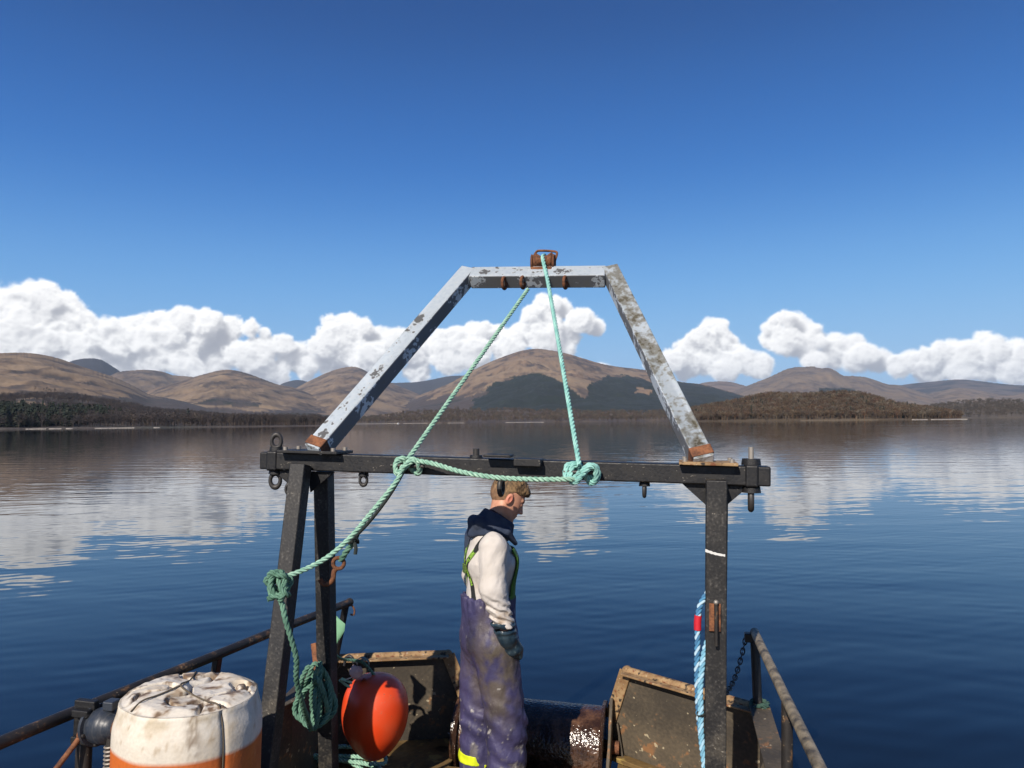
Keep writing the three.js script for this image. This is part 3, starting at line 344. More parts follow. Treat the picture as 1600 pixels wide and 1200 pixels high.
// the face of a bar that looks along `dir` wears the second material: the same paint flaked darker, putting shade on under and inner faces
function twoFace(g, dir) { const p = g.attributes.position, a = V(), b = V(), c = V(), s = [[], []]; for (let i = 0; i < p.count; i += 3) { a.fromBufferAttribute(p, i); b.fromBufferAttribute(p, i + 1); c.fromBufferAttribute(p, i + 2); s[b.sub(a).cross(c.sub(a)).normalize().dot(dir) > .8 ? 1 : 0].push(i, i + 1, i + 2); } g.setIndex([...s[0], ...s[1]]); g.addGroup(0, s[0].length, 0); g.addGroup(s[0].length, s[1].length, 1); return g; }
const B3 = (R, U, F) => V(R, U, -F);
const boat = boatThing('work_boat', 'black steel workboat with a portal gantry and rusty bow bulwarks', 'boat', B3(-.92, 0, 2));
{
  // plan of the hull (R, F), with the notch for the bow roller
  const plan = [[-2.45, -3], [-2.45, 2.2], [-2.3, 3.8], [-2.1, 4.84], [-1.46, 5.11], [-1.36, 5.08], [-1.36, 4.66], [-.33, 4.66], [-.33, 5.0], [-.27, 5.06], [.5, 4.60], [.6, 3.8], [.62, -3]];
  const sh = new THREE.Shape(plan.map(([r, f]) => new THREE.Vector2(r, f)));
  const hull = new THREE.ExtrudeGeometry(sh, { depth: .88, bevelEnabled: false }); hull.rotateX(-Math.PI / 2); hull.translate(0, -.9, 0);
  part('hull', hull, M.hullPaint, boat);
  const deck = new THREE.ExtrudeGeometry(new THREE.Shape(plan.map(([r, f]) => new THREE.Vector2(r * .985 - .01, f - .02))), { depth: .016, bevelEnabled: false }); deck.rotateX(-Math.PI / 2); deck.translate(0, -.016, 0);
  part('deck', boxUV(deck), M.deck, boat, 'muddy brown deck with yellow worn paint');

  // bulwarks at the bow
  const bl = new THREE.Group(); bl.name = 'bulwark'; boat.add(bl);
  const top = .55, A = onU(520, 1029, top), Bp = onU(700, 1022, top), nL = V(Bp.z - A.z, 0, A.x - Bp.x).normalize();
  const C = onPlane(734, 1108, Bp, nL), C0 = onPlane(716, 1150, Bp, nL); C0.y = 0; const A0 = A.clone(); A0.y = 0;
  part('plate', boxUV(plate([A0, C0, C, Bp, A], .012)), M.bulwark, bl);
  const up = V(0, 1, 0), inL = nL.clone().multiplyScalar(nL.z > 0 ? 1 : -1);
  part('flange', bar(Bp.clone().addScaledVector(inL, .02), C.clone().addScaledVector(inL, .02), .012, .085, inL, .003), M.rustPale, bl, 'rusty flange along the slanting end of the bulwark');
  part('capping', pipe([A, Bp], .028), M.rustPale, bl); part('capping_end', new THREE.SphereGeometry(.03, 12, 8).translate(Bp.x, Bp.y, Bp.z), M.rustPale, bl);
  part('lip', bar(A.clone().addScaledVector(inL, .045), Bp.clone().addScaledVector(inL, .045), .075, .012, inL, .003), M.rustPale, bl);
  { const F = 4.93, q = [[737, 1062], [742, 1168], [712, 1174], [717, 1140], [728, 1084]].map(([x, y]) => onF(x, y, F)); part('cheek_plate', boxUV(plate(q, .02)), M.rustPale, bl, 'rusty cheek plate beside the roller'); }
  const A2 = onU(980, 1049, top), K = onU(1190, 1109, top), nR = V(K.z - A2.z, 0, A2.x - K.x).normalize(), inR = nR.clone().multiplyScalar(nR.z > 0 ? 1 : -1);
  const E = onPlane(957, 1122, A2, nR), E0 = onPlane(952, 1165, A2, nR); E0.y = 0; const K0 = K.clone(); K0.y = 0;
  part('plate', boxUV(plate([K0, E0, E, A2, K].reverse(), .012)), M.bulwark, bl);
  part('flange', bar(A2.clone().addScaledVector(inR, .02), E.clone().addScaledVector(inR, .02), .012, .085, inR, .003), M.rustPale, bl, 'rusty flange along the slanting end of the bulwark');
  part('capping', pipe([A2, K], .03), M.rustPale, bl); part('capping_end', new THREE.SphereGeometry(.036, 12, 8).translate(A2.x, A2.y, A2.z), M.rustPale, bl);
  part('lip', bar(A2.clone().addScaledVector(inR, .045), K.clone().addScaledVector(inR, .045), .075, .012, inR, .003), M.rustPale, bl);
  part('deck_angle', bar(E0.clone().addScaledVector(inR, .05).add(V(0, .02, 0)), K0.clone().addScaledVector(inR, .05).add(V(0, .02, 0)), .08, .03, inR, .006), M.deck, bl);
  part('stiffener', bar(onPlane(965, 1130, A2.clone().addScaledVector(inR, .03), nR), onPlane(976, 1200, A2.clone().addScaledVector(inR, .03), nR), .012, .05, V(1, 0, 0), .003), M.bulwark, bl);
  // starboard side bulwark coming aft
  const S1 = onU(1216, 1200, top), dir = S1.clone().sub(K).normalize(), S2 = K.clone().addScaledVector(dir, 3.6), S20 = S2.clone(); S20.y = 0;
  part('plate', boxUV(plate([K0.clone(), K, S2, S20], .014)), M.bulwark, bl);
  part('top_strake', bar(K.clone().add(V(-.01, .016, 0)), S2.clone().add(V(-.01, .016, 0)), .11, .014, V(1, 0, 0), .004), M.bulwark, bl);
  for (const k of [.55, 1.3]) { const q = K.clone().addScaledVector(dir, k), b = q.clone(); b.y = 0; part('bracket', boxUV(plate([b, b.clone().add(V(-.25, 0, 0)), q.clone().add(V(-.03, -.02, 0)), q.clone().add(V(0, -.02, 0))], .012)), M.bulwark, bl); }
  const P1 = A.clone(), Pm = onU(455, 1096, top), P2 = B3(-2.42, top, 2.3), P3 = B3(-2.47, top, -2); for (const [a, b] of [[P1, Pm], [Pm, P2], [P2, P3]]) { const a0 = a.clone(), b0 = b.clone(); a0.y = b0.y = 0; part('plate', boxUV(plate([a0, b0, b, a], .014)), M.bulwark, bl); part('top_strake', bar(a.clone().add(V(0, .016, 0)), b.clone().add(V(0, .016, 0)), .1, .014, V(1, 0, 0), .004), M.bulwark, bl); }

  // bow roller
  const ro = new THREE.Group(); ro.name = 'bow_roller'; boat.add(ro);
  const rc = { U: .09, F: 4.95, r: .235 };
  const drum = new THREE.CylinderGeometry(rc.r, rc.r, .94, 64, 24, true); { const p = drum.attributes.position, uv = drum.attributes.uv; for (let i = 0; i < p.count; i++) { const x = p.getX(i), y = p.getY(i), z = p.getZ(i), k = 1 + .012 * fbm(x * 9, y * 9, z * 9, 3); p.setXYZ(i, x * k, y, z * k); uv.setXY(i, uv.getX(i) * 1.5, y); } drum.computeVertexNormals(); } drum.rotateZ(Math.PI / 2); drum.translate(-.90, rc.U, -rc.F);
  part('drum', drum, M.wetRust, ro, 'wet brown steel roller');
  for (const R of [-.425, -1.33]) part('flange', new THREE.CylinderGeometry(rc.r + .035, rc.r + .035, .02, 48).rotateZ(Math.PI / 2).translate(R, rc.U, -rc.F), M.wetRust, ro);
  part('axle', cappedPipe(B3(-1.36, rc.U, rc.F), B3(-.33, rc.U, rc.F), .04), M.rust, ro);
  part('bearing_plate', boxUV(plate([B3(-.385, .0, 4.72), B3(-.385, .0, 5.16), B3(-.385, .33, 5.1), B3(-.385, .38, 4.98)], .014)), M.bulwark, ro);

  // rails
  const rail = new THREE.Group(); rail.name = 'port_rail'; boat.add(rail);
  const h = .95, r0 = onU(-160, 1232, h), r1 = onU(0, 1161, h), r2 = onU(180, 1087, h), r3 = onU(340, 1023, h), r4 = onU(430, 986, h), r5 = onU(546, 941, h);
  part('handrail', pipe([r0.clone().add(V(-.2, 0, 1)), r0, r1, r2, r3, r4, r5], .0235, 14), M.pipePaint, rail); part('rail_end', new THREE.SphereGeometry(.027, 12, 10).translate(r5.x, r5.y, r5.z), M.pipePaint, rail);
  const st = (x, y, r = .02, dx = 0) => { const q = onU(x, y, h), b = B3(q.x - .05 + dx, top + .02, -q.z); return [q, b, r]; };
  { const [q, b] = st(341, 1022); part('stanchion', bar(q, b, .045, .03, V(0, 0, 1), .004), M.black, rail); }
  { const b = onU(524, 1030, top); part('stanchion', bar(r5.clone().add(V(-.01, -.01, .03)), b, .045, .03, V(0, 0, 1), .004), M.black, rail); }
  { const q = onU(131, 1107, h); part('stanchion', cappedPipe(q, B3(q.x, top, -q.z), .024), M.pipePaint, rail); part('bracket', bar(onU(118, 1118, .925), onU(172, 1096, .925), .02, .05, V(0, 1, 0), .003), M.black, rail); }
  part('hook', pipe([r5.clone().add(V(.01, -.01, 0)), r5.clone().add(V(.035, -.045, 0)), r5.clone().add(V(.03, -.08, 0)), r5.clone().add(V(.01, -.075, 0))], .006, 8), M.rust, rail);
  const sr = new THREE.Group(); sr.name = 'starboard_rail'; boat.add(sr);
  const s0 = onU(1179, 988, h), s1 = onU(1225, 1085, h), s2 = onU(1281, 1200, h), s3 = s2.clone().add(s2.clone().sub(s1).multiplyScalar(1.6));
  part('handrail', pipe([s0, s1, s2, s3], .0235, 14), M.pipeWorn, sr); part('rail_end', new THREE.SphereGeometry(.025, 12, 10).translate(s0.x, s0.y, s0.z), M.pipeWorn, sr);
  part('stanchion', cappedPipe(s0, onU(1184, 1106, top), .026), M.black, sr);
  { const q = onU(1230, 1096, h); part('stanchion', cappedPipe(q, V(q.x, .5, q.z), .024), M.pipePaint, sr); }
  part('lug', bar(s0.clone().add(V(-.005, -.03, 0)), s0.clone().add(V(-.055, -.03, 0)), .05, .05, V(0, 1, 0), .006), M.black, sr);

  // portal gantry: beam on legs
  const ga = new THREE.Group(); ga.name = 'gantry'; boat.add(ga);
  const bF = 3.6, bU0 = 1.86, bU1 = 1.948, L = -2.088, R = .416;
  part('beam', bar(B3(L, (bU0 + bU1) / 2, bF + .05), B3(R, (bU0 + bU1) / 2, bF + .05), bU1 - bU0, .1, V(0, 1, 0), .008), M.black, ga);
  const foot = (x) => B3(x, 0, 0);
  part('leg', bar(B3(-1.83, 1.893, 3.55), B3(-1.83, .0, 3.2), .08, .085, V(1, 0, 0), .006), M.post, ga);
  part('leg', bar(B3(-1.80, 1.85, 3.745), B3(-1.80, .0, 3.93), .08, .085, V(1, 0, 0), .006), M.post, ga);
  part('leg', bar(B3(.178, 1.887, 3.552), B3(.182, .0, 3.552), .09, .09, V(1, 0, 0), .006), M.post, ga);
  part('leg', bar(B3(.20, 1.85, 3.745), B3(.20, .0, 3.93), .08, .085, V(1, 0, 0), .006), M.post, ga);
  const gus = (pts, F) => part('gusset', boxUV(plate(pts.map(([x, y]) => onF(x, y, F)), .01)), M.black, ga);
  gus([[428, 735], [460, 735], [460, 763]], 3.64); gus([[482, 737], [522, 738], [486, 768]], 3.64); gus([[1066, 755], [1106, 756], [1106, 791]], 3.64); gus([[1130, 757], [1170, 759], [1130, 793]], 3.64);
  // end sleeves and eye bolts
  for (const x of [-2.02, .335]) part('sleeve', bar(B3(x - .03, (bU0 + bU1) / 2, bF + .05), B3(x + .03, (bU0 + bU1) / 2, bF + .05), bU1 - bU0 + .014, .114, V(0, 1, 0), .012), M.black, ga);
  const eye = (c, turn, s = 1, m = M.steel) => { const g = new THREE.TorusGeometry(.026 * s, .0105 * s, 10, 22); g.scale(.82, 1.15, 1); g.rotateY(turn); g.translate(c.x, c.y, c.z); part('eye_bolt', g, m, ga); };
  const collar = (c, r = .032, hh = .022) => part('collar', new THREE.CylinderGeometry(r, r * 1.1, hh, 16).translate(c.x, c.y, c.z), M.black, ga);
  collar(B3(-2.02, bU1 + .016, bF + .045)); eye(B3(-2.02, bU1 + .055, bF + .045), .25, 1.15); collar(B3(-2.02, bU0 - .014, bF + .045)); eye(B3(-2.02, bU0 - .058, bF + .045), .25, 1.2);
  collar(B3(.335, bU1 + .018, bF + .045), .04, .028); part('stud', cappedPipe(B3(.335, bU1 + .02, bF + .045), B3(.335, bU1 + .085, bF + .045), .0125), M.zinc, ga); collar(B3(.335, bU0 - .018, bF + .045), .04, .028); eye(B3(.335, bU0 - .065, bF + .045), Math.PI / 2 - .06, 1.35);
  for (const [x, y, t, s] of [[568, 746, .2, .85], [1007, 762, 1.5, .85], [783, 757, 1.45, 1.15]]) { const q = onF(x, y, bF + .045); q.y = bU0 - .012; collar(q, .024, .016); q.y -= .034 * s; eye(q, t, s); }
  { const q = onF(744, 706, bF + .05); part('stud', cappedPipe(V(q.x, bU1, q.z), V(q.x, bU1 + .045, q.z), .016), M.steel, ga); collar(V(q.x, bU1 + .006, q.z), .03, .014); }
  // small brackets welded to the beam's face
  const br = (x0, x1, y0, y1, F) => { const a = onF(x0, y0, F), b = onF(x1, y1, F); return bar(V(a.x, (a.y + b.y) / 2, -(F + .002) - .02), V(b.x, (a.y + b.y) / 2, -(F + .002) - .02), Math.max(.012, Math.abs(a.y - b.y)), .1, V(0, 1, 0), .004); };
  part('bracket', br(757, 799, 710, 714, 3.55), M.black, ga); part('bracket', br(804, 846, 716, 729, 3.565), M.black, ga);
  // cleats: two horns on a stem, rope is made fast to them
  const cleat = (x, y) => { const c = onF(x, y, bF); const g = [cappedPipe(c.clone().add(V(-.085, 0, .05)), c.clone().add(V(.085, 0, .05)), .009), cappedPipe(c.clone().add(V(-.03, 0, -.01)), c.clone().add(V(-.03, 0, .05)), .009), cappedPipe(c.clone().add(V(.03, 0, -.01)), c.clone().add(V(.03, 0, .05)), .009)]; part('cleat', g, M.steel, ga); };
  cleat(642, 727); cleat(911, 737);
  // shackle on the port leg, pin bracket and paint mark on the starboard leg
  for (const [x, y, t] of [[452, 764, .3], [454, 776, 1.2]]) { const q = onF(x, y, 3.5); eye(q, t, .8); }
  { const F = 3.505, c = onF(1117, 955, F); part('pin_bracket', bar(c.clone().add(V(0, .035, .006)), c.clone().add(V(0, -.085, .006)), .05, .014, V(1, 0, 0), .003), M.rust, ga); part('locking_pin', cappedPipe(c.clone().add(V(.003, .045, .03)), c.clone().add(V(.006, -.14, .03)), .0085), M.pipePaint, ga); part('pin_head', new THREE.SphereGeometry(.011, 10, 8).translate(c.x + .003, c.y + .045, c.z + .03), M.zinc, ga); }
  { const q0 = onF(1102, 860, 3.506), q1 = onF(1133, 868, 3.506), d = V(0, .004, 0); const pts = []; for (let i = 0; i <= 10; i++) { const t = i / 10; pts.push(q0.clone().lerp(q1, t).add(V(0, -.003 * Math.sin(t * 3.1), 0))); } const g = new THREE.BufferGeometry(), pos = [], idx = []; pts.forEach((p, i) => { const w = .0062 - .0015 * i / 10 + .0012 * Math.sin(i * 2.7); pos.push(p.x, p.y + w, p.z, p.x, p.y - w, p.z); if (i) idx.push(i * 2 - 2, i * 2 - 1, i * 2, i * 2, i * 2 - 1, i * 2 + 1); }); g.setAttribute('position', new THREE.Float32BufferAttribute(pos, 3)); g.setIndex(idx); g.computeVertexNormals(); part('paint_mark', g, M.whitePaint, ga, 'white paint stripe brushed across the starboard leg'); }
  // rusty lever at the foot of the port forward leg
  part('lever', bar(onF(490, 1005, 3.83), onF(500, 1090, 3.76), .03, .014, V(1, 0, 0), .004), M.rust, ga, 'rusty lever that a rope coil hangs on'); part('lever', bar(onF(506, 1020, 3.83), onF(514, 1070, 3.8), .02, .014, V(1, 0, 0), .004), M.rust, ga);

  // upper frame: leans forward over the bow from its base plates
  const fr = new THREE.Group(); fr.name = 'lifting_frame'; boat.add(fr);
  const fl = onF(497, 701, 3.63), frr = onF(1096, 717, 3.63), tl = onF(727, 434, 4.6), tr = onF(957, 432, 4.6);
  const n = tr.clone().sub(tl).cross(fl.clone().sub(tl)).normalize(); if (n.z < 0) n.negate();
  const ext = (a, b, k) => b.clone().addScaledVector(b.clone().sub(a).normalize(), k);
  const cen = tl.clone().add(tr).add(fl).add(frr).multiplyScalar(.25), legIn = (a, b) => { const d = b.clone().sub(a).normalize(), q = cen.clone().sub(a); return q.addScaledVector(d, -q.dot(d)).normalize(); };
  part('frame_leg', twoFace(bar(ext(tl, fl, .03), ext(fl, tl, .052), .1, .095, n, .007), legIn(fl, tl)), [M.frame, M.frameShaded], fr, 'pale blue grey leg with flaking paint');
  part('frame_leg', twoFace(bar(ext(tr, frr, .03), ext(frr, tr, .052), .1, .095, n, .007), legIn(frr, tr)), [M.frameStained, M.frameShaded], fr, 'pale grey leg stained olive brown down one side');
  part('head_bar', twoFace(bar(tl.clone().lerp(tr, .045), tl.clone().lerp(tr, .955), .096, .1, n, .007), legIn(tl, tr)), [M.frame, M.frameShaded], fr, 'flaking grey head bar');
  for (const [x0, x1, mat, y] of [[432, 526, M.black, 704], [1061, 1154, M.rustPale, 722]]) { const a = onF(x0, y, 3.54), b = onF(x1, y + 1, 3.54); const pl = part('base_plate', bar(V(a.x, bU1 + .008, -3.64), V(b.x, bU1 + .008, -3.64), .2, .014, V(0, 0, 1), .003), mat, fr); for (const [t, f] of [[.1, 3.57], [.9, 3.57], [.1, 3.71], [.9, 3.71]]) part('bolt', new THREE.CylinderGeometry(.012, .012, .018, 6).translate(lerp(a.x, b.x, t), bU1 + .022, -f), M.zinc, fr); }
  for (const [a, b] of [[fl, tl], [frr, tr]]) { const d = b.clone().sub(a).normalize(), q = a.clone(); part('foot_collar', bar(q.clone().addScaledVector(d, -.02), q.clone().addScaledVector(d, .035), .108, .103, n, .004), M.rust, fr, 'rusted foot of the frame leg'); }
  for (const [x, y] of [[789, 442], [818, 441], [884, 441]]) { const q = onF(x, y, 4.56), g = new THREE.TorusGeometry(.034, .011, 8, 18, Math.PI); g.rotateZ(-Math.PI / 2); g.rotateX(0); g.rotateY(Math.PI / 2); g.translate(q.x, q.y + .01, q.z + .03); const g2 = new THREE.TorusGeometry(.034, .010, 8, 20); g2.rotateY(Math.PI / 2 - .15); g2.translate(q.x, q.y - .005, q.z + .02); part('ring', g2, M.rust, fr); }
  // rope sheave on top of the head bar
  const c = onF(849, 408, 4.63), sv = new THREE.Group(); sv.name = 'sheave_block'; boat.add(sv);
  const prof = [[.03, -.06], [.052, -.055], [.05, -.045], [.034, -.02], [.031, 0], [.034, .02], [.05, .045], [.052, .055], [.03, .06]].map(([r, y]) => new THREE.Vector2(r, y));
  part('sheave', new THREE.LatheGeometry(prof, 24).rotateZ(Math.PI / 2).translate(c.x, c.y, c.z), M.rust, sv);
  for (const s of [-1, 1]) part('cheek', new THREE.CylinderGeometry(.056, .05, .012, 20).rotateZ(Math.PI / 2).translate(c.x + s * .066, c.y - .012, c.z), M.rust, sv);
  part('base', bar(c.clone().add(V(-.07, -.058, .01)), c.clone().add(V(.06, -.058, .01)), .03, .09, V(0, 1, 0), .005), M.rust, sv);
  part('guard', pipe([c.clone().add(V(-.066, .02, 0)), c.clone().add(V(-.045, .062, -.01)), c.clone().add(V(-.04, .066, -.01)), c.clone().add(V(.075, .058, -.01)), c.clone().add(V(.082, .052, -.01)), c.clone().add(V(.066, -.02, 0))], .0075, 8, false, 200), M.rust, sv);
}

// ---------------------------------------------------------------- ropes: three strands laid round a path
function rope(pts, r, opt = {}) {
  const curve = pts.length === 2 ? new THREE.LineCurve3(pts[0], pts[1]) : new THREE.CatmullRomCurve3(pts, !!opt.closed, 'centripetal'), L = curve.getLength(), pitch = r * (opt.pitch ?? 6.2), n = Math.ceil(L / (pitch / 9)), fr = [], P = [];
  curve.arcLengthDivisions = Math.max(200, pts.length * 24); let N = V(0, 1, 0), T0 = null;
  for (let i = 0; i <= n; i++) { const p = curve.getPointAt(i / n), T = curve.getTangentAt(i / n); if (!T0) { N = Math.abs(T.y) > .9 ? V(1, 0, 0) : V(0, 1, 0); } N.addScaledVector(T, -N.dot(T)).normalize(); T0 = T; P.push(p); fr.push([N.clone(), T.clone().cross(N)]); }
  const pos = [], nor = [], uv = [], col = [], idx = [], S = opt.seg ?? 6, K = opt.strands ?? 3, sr = r * .54, off = r * .5, cols = opt.colors;
  for (let k = 0; k < K; k++) { const base = pos.length / 3, cl = cols ? cols[k % cols.length] : [1, 1, 1];
    for (let i = 0; i <= n; i++) { const a = L * i / n / pitch * 6.28318 + k * 6.28318 / K, [nn, bb] = fr[i], wob = 1 + .08 * noise3(i * .35, k * 9, r * 100), c = P[i].clone().addScaledVector(nn, Math.cos(a) * off * wob).addScaledVector(bb, Math.sin(a) * off * wob);
      const rad = nn.clone().multiplyScalar(Math.cos(a)).addScaledVector(bb, Math.sin(a)), tan = nn.clone().multiplyScalar(-Math.sin(a)).addScaledVector(bb, Math.cos(a));
      for (let j = 0; j <= S; j++) { const t = j / S * 6.28318, d = rad.clone().multiplyScalar(Math.cos(t)).addScaledVector(tan, Math.sin(t)); pos.push(c.x + d.x * sr, c.y + d.y * sr, c.z + d.z * sr); nor.push(d.x, d.y, d.z); uv.push(L * i / n, j / S * .03); col.push(...cl); } }
    for (let i = 0; i < n; i++) for (let j = 0; j < S; j++) { const p = base + i * (S + 1) + j; idx.push(p, p + 1, p + S + 1, p + 1, p + S + 2, p + S + 1); } }
  const g = new THREE.BufferGeometry(); g.setAttribute('position', new THREE.Float32BufferAttribute(pos, 3)); g.setAttribute('normal', new THREE.Float32BufferAttribute(nor, 3)); g.setAttribute('uv', new THREE.Float32BufferAttribute(uv, 2)); if (cols) g.setAttribute('color', new THREE.Float32BufferAttribute(col, 3)); g.setIndex(idx); return g;
}
const ropeMat = (a, b, seed, more = {}) => surface([256, 64], [.3, .03], (u, v) => { const n = fbmT(u, v, 5, 4, seed), f = noise3(u * 6, v * 40, seed, 6, 40, 0); return { c: mix3(a, b, smooth(-.4, .5, n + f * .5)), h: .5 + f * .5, r: .75 }; }, { bump: .0012, more });
M.teal = ropeMat([.16, .40, .36], [.34, .62, .55], 4); M.green = ropeMat([.13, .30, .22], [.40, .60, .47], 6); M.darkGreen = ropeMat([.05, .13, .09], [.15, .30, .21], 8); M.wire = ropeMat([.012, .02, .02], [.04, .05, .045], 10); M.blueRope = new THREE.MeshStandardMaterial({ vertexColors: true, roughness: .7 });
// a figure-of-eight hitch round a cleat at c
function hitch(c, w, h, turns, seed) { const r = rng(seed), p = []; for (let i = 0; i <= turns * 12; i++) { const t = i / 12 * 6.28318, j = Math.floor(i / 12); p.push(V(c.x + Math.sin(t) * w * (.85 + .25 * r()), c.y + Math.sin(2 * t) * h * (.8 + .3 * r()) + (j - turns / 2) * .004, c.z + .045 + Math.cos(t) * .03 + j * .006 * (r() - .2))); } return p; }
function ropeThing(name, label, paths, r, mat, group) { const g = boatThing(name, label, 'rope', paths[0][0]); paths.forEach((p, i) => part(p.name2 ?? (i ? 'hitch' : 'line'), rope(p, p.r ?? r, p.opt ?? {}), mat, g)); return g; }
{
  const bf = 3.6, k1 = onF(911, 737, bf), k2 = onF(642, 727, bf), k3 = onF(446, 905, 3.30);
  // topping line over the sheave
  const sheave = onF(850, 403, 4.6), line = [onF(851, 399, 4.68).add(V(0, .0, 0)), onF(848, 402, 4.60), onF(856, 440, 4.5), k1.clone().add(V(-.01, .03, .06))];
  ropeThing('topping_rope', 'turquoise rope from the frame sheave to a hitch on the beam', [line, hitch(k1, .075, .034, 4, 3), hitch(k1.clone().add(V(.01, -.005, .01)), .06, .045, 2, 5)], .0125, M.teal);
  // second line from the head bar, then slack along the beam and away to the port leg
  const a = onF(825, 452, 4.52);
  const t1 = [a, k2.clone().add(V(0, .03, .05))];
  const slack = [k2.clone().add(V(.03, .03, .06)), onF(675, 724, 3.52), onF(720, 737, 3.5), onF(775, 746, 3.5), onF(840, 749, 3.5), onF(890, 749, 3.5), k1.clone().add(V(-.01, -.035, .06))]; slack.name2 = 'slack_line';
  const down = [k2.clone().add(V(-.02, .0, .06)), onF(622, 748, 3.5), onF(585, 795, 3.46), onF(545, 842, 3.41), onF(505, 875, 3.36), onF(455, 898, 3.28), k3.clone().add(V(.0, .02, .05))]; down.name2 = 'slack_line';
  ropeThing('green_rope', 'pale green rope hitched on the beam and led to the port leg', [t1, hitch(k2, .06, .036, 3, 7), slack, down], .0125, M.green);
  const knot = []; { const r = rng(8); for (let i = 0; i <= 40; i++) { const t = i / 11 * 6.283; knot.push(V(k3.x - .005 + Math.sin(t) * .052 * (.7 + .4 * r()), k3.y - .015 + Math.cos(t * .93 + 1) * .06 * (.7 + .4 * r()), k3.z + .055 + Math.sin(t * 1.7) * .028)); } }
  const tail = [k3.clone().add(V(-.03, -.06, .06)), onF(437, 935, 3.24), onF(447, 972, 3.22), onF(457, 1005, 3.24), onF(463, 1030, 3.26), onF(463, 1062, 3.3), onF(474, 1105, 3.4), onF(486, 1140, 3.6)]; tail.name2 = 'tail';
  ropeThing('mooring_hitch', 'green rope knotted round the port leg with a hanging tail', [knot, tail, [V(k3.x + .01, k3.y + .05, k3.z + .06), V(k3.x + .035, k3.y + .0, k3.z + .07), V(k3.x + .01, k3.y - .06, k3.z + .075), V(k3.x - .03, k3.y - .02, k3.z + .08), V(k3.x - .02, k3.y + .05, k3.z + .07)]], .0135, M.darkGreen);
  // dark strop with the cargo hook
  const w = [k2.clone().add(V(-.02, -.02, .03)), onF(610, 772, 3.58), onF(580, 812, 3.63), onF(556, 838, 3.68)];
  const g = boatThing('hook_strop', 'dark strop with a rusty cargo hook behind the port legs', 'hook', w[0]);
  part('strop', pipe(w, .0085, 8), M.wire, g); part('splice', rope([onF(557, 836, 3.68), onF(551, 848, 3.69), onF(541, 862, 3.7), onF(532, 876, 3.71)], .016), M.darkGreen, g); part('lashing', rope(hitch(onF(553, 843, 3.68).add(V(0, 0, -.04)), .022, .012, 3, 12), .008), M.wire, g); part('tail', pipe([onF(553, 846, 3.66), onF(556, 856, 3.66), onF(555, 866, 3.66)], .01, 8), M.wire, g);
  const hc = onF(529, 880, 3.71); part('hook_eye', new THREE.TorusGeometry(.028, .01, 10, 22).rotateY(.3).translate(hc.x, hc.y, hc.z), M.rust, g);
  part('hook', pipe([hc.clone().add(V(-.012, -.028, 0)), onF(522, 893, 3.71), onF(520, 905, 3.71), onF(513, 912, 3.71), onF(505, 912, 3.71), onF(500, 905, 3.71)], .013, 10, false, 120), M.rust, g, 'rusty red hook');
  // coil hung on the lever
  const coil = [], c = onF(503, 1082, 3.80), r = rng(15); for (let i = 0; i <= 7 * 16; i++) { const t = i / 16 * 6.28318, k = Math.floor(i / 16), wob = .85 + .25 * Math.sin(k * 2.1), top = Math.cos(t); coil.push(V(c.x + Math.sin(t) * (.06 + .012 * k * Math.sin(k)) * (1.15 - .35 * top) + (k - 3.5) * .007, c.y + top * .15 * wob - (1 - wob) * .1, c.z + .055 + .04 * Math.cos(t + k) + (k - 3) * .006)); }
  ropeThing('rope_coil', 'hank of green rope hanging from the lever on the port leg', [coil], .0125, M.darkGreen);
  // heap on the deck
  const heap = [], hc2 = onU(520, 1212, .02); for (let i = 0; i <= 5 * 20; i++) { const t = i / 20 * 6.28318, k = Math.floor(i / 20), R = .22 + .05 * Math.sin(k * 1.9) + .03 * Math.sin(t * 2 + k); heap.push(V(hc2.x + Math.cos(t) * R * 1.2, .018 + k * .02 + .008 * Math.sin(t * 3 + k), hc2.z + Math.sin(t) * R * .8)); }
  ropeThing('deck_rope', 'coil of pale green rope lying on the deck before the buoy', [heap], .0125, M.green);
  const bit = [], bc = onU(690, 1142, .02); for (let i = 0; i <= 40; i++) { const t = i / 13 * 6.28318; bit.push(V(bc.x + Math.sin(t) * (.10 + .02 * Math.sin(i)), .02 + .025 * (i / 40) + .01 * Math.sin(i * 1.3), bc.z + Math.cos(t * 1.1) * .05)); }
  const bb = ropeThing('rope_scrap', 'scrap of grey blue rope lying against the port bulwark', [bit], .011, ropeMat([.22, .28, .33], [.5, .55, .58], 12));
  // blue rope hung beside the starboard leg
  const F = 3.56, s1 = [[1106, 926], [1099, 936], [1093, 950], [1090, 968], [1090, 1000], [1089, 1040], [1090, 1085], [1092, 1120], [1096, 1155], [1101, 1190], [1104, 1230]].map(([x, y]) => onF(x, y, F)), s2 = [[1106, 1000], [1100, 1022], [1096, 1050], [1094, 1080], [1095, 1110], [1095, 1135], [1097, 1165], [1100, 1190], [1103, 1230]].map(([x, y]) => onF(x, y, F - .035));
  const cols = [[.42, .60, .72], [.07, .24, .42], [.05, .17, .32]], bl = boatThing('blue_rope', 'blue and white rope with red tape hanging beside the starboard leg', 'rope', s1[0]);
  part('line', rope(s1, .0135, { colors: cols, pitch: 5.2 }), M.blueRope, bl); part('line', rope(s2, .014, { colors: [[.35, .58, .72], [.2, .45, .6], [.16, .38, .52]], pitch: 5.2 }), M.blueRope, bl);
  part('tape', pipe([onF(1091, 961, F), onF(1090, 972, F), onF(1090, 984, F)], .0165, 14, false, 200), new THREE.MeshStandardMaterial({ color: new THREE.Color().setRGB(.55, .02, .035), roughness: .45 }), bl, 'red tape wound round the rope'); part('whipping', rope(hitch(onF(1096, 1112, F).add(V(0, 0, -.03)), .016, .006, 2, 9), .005), M.wire, bl);
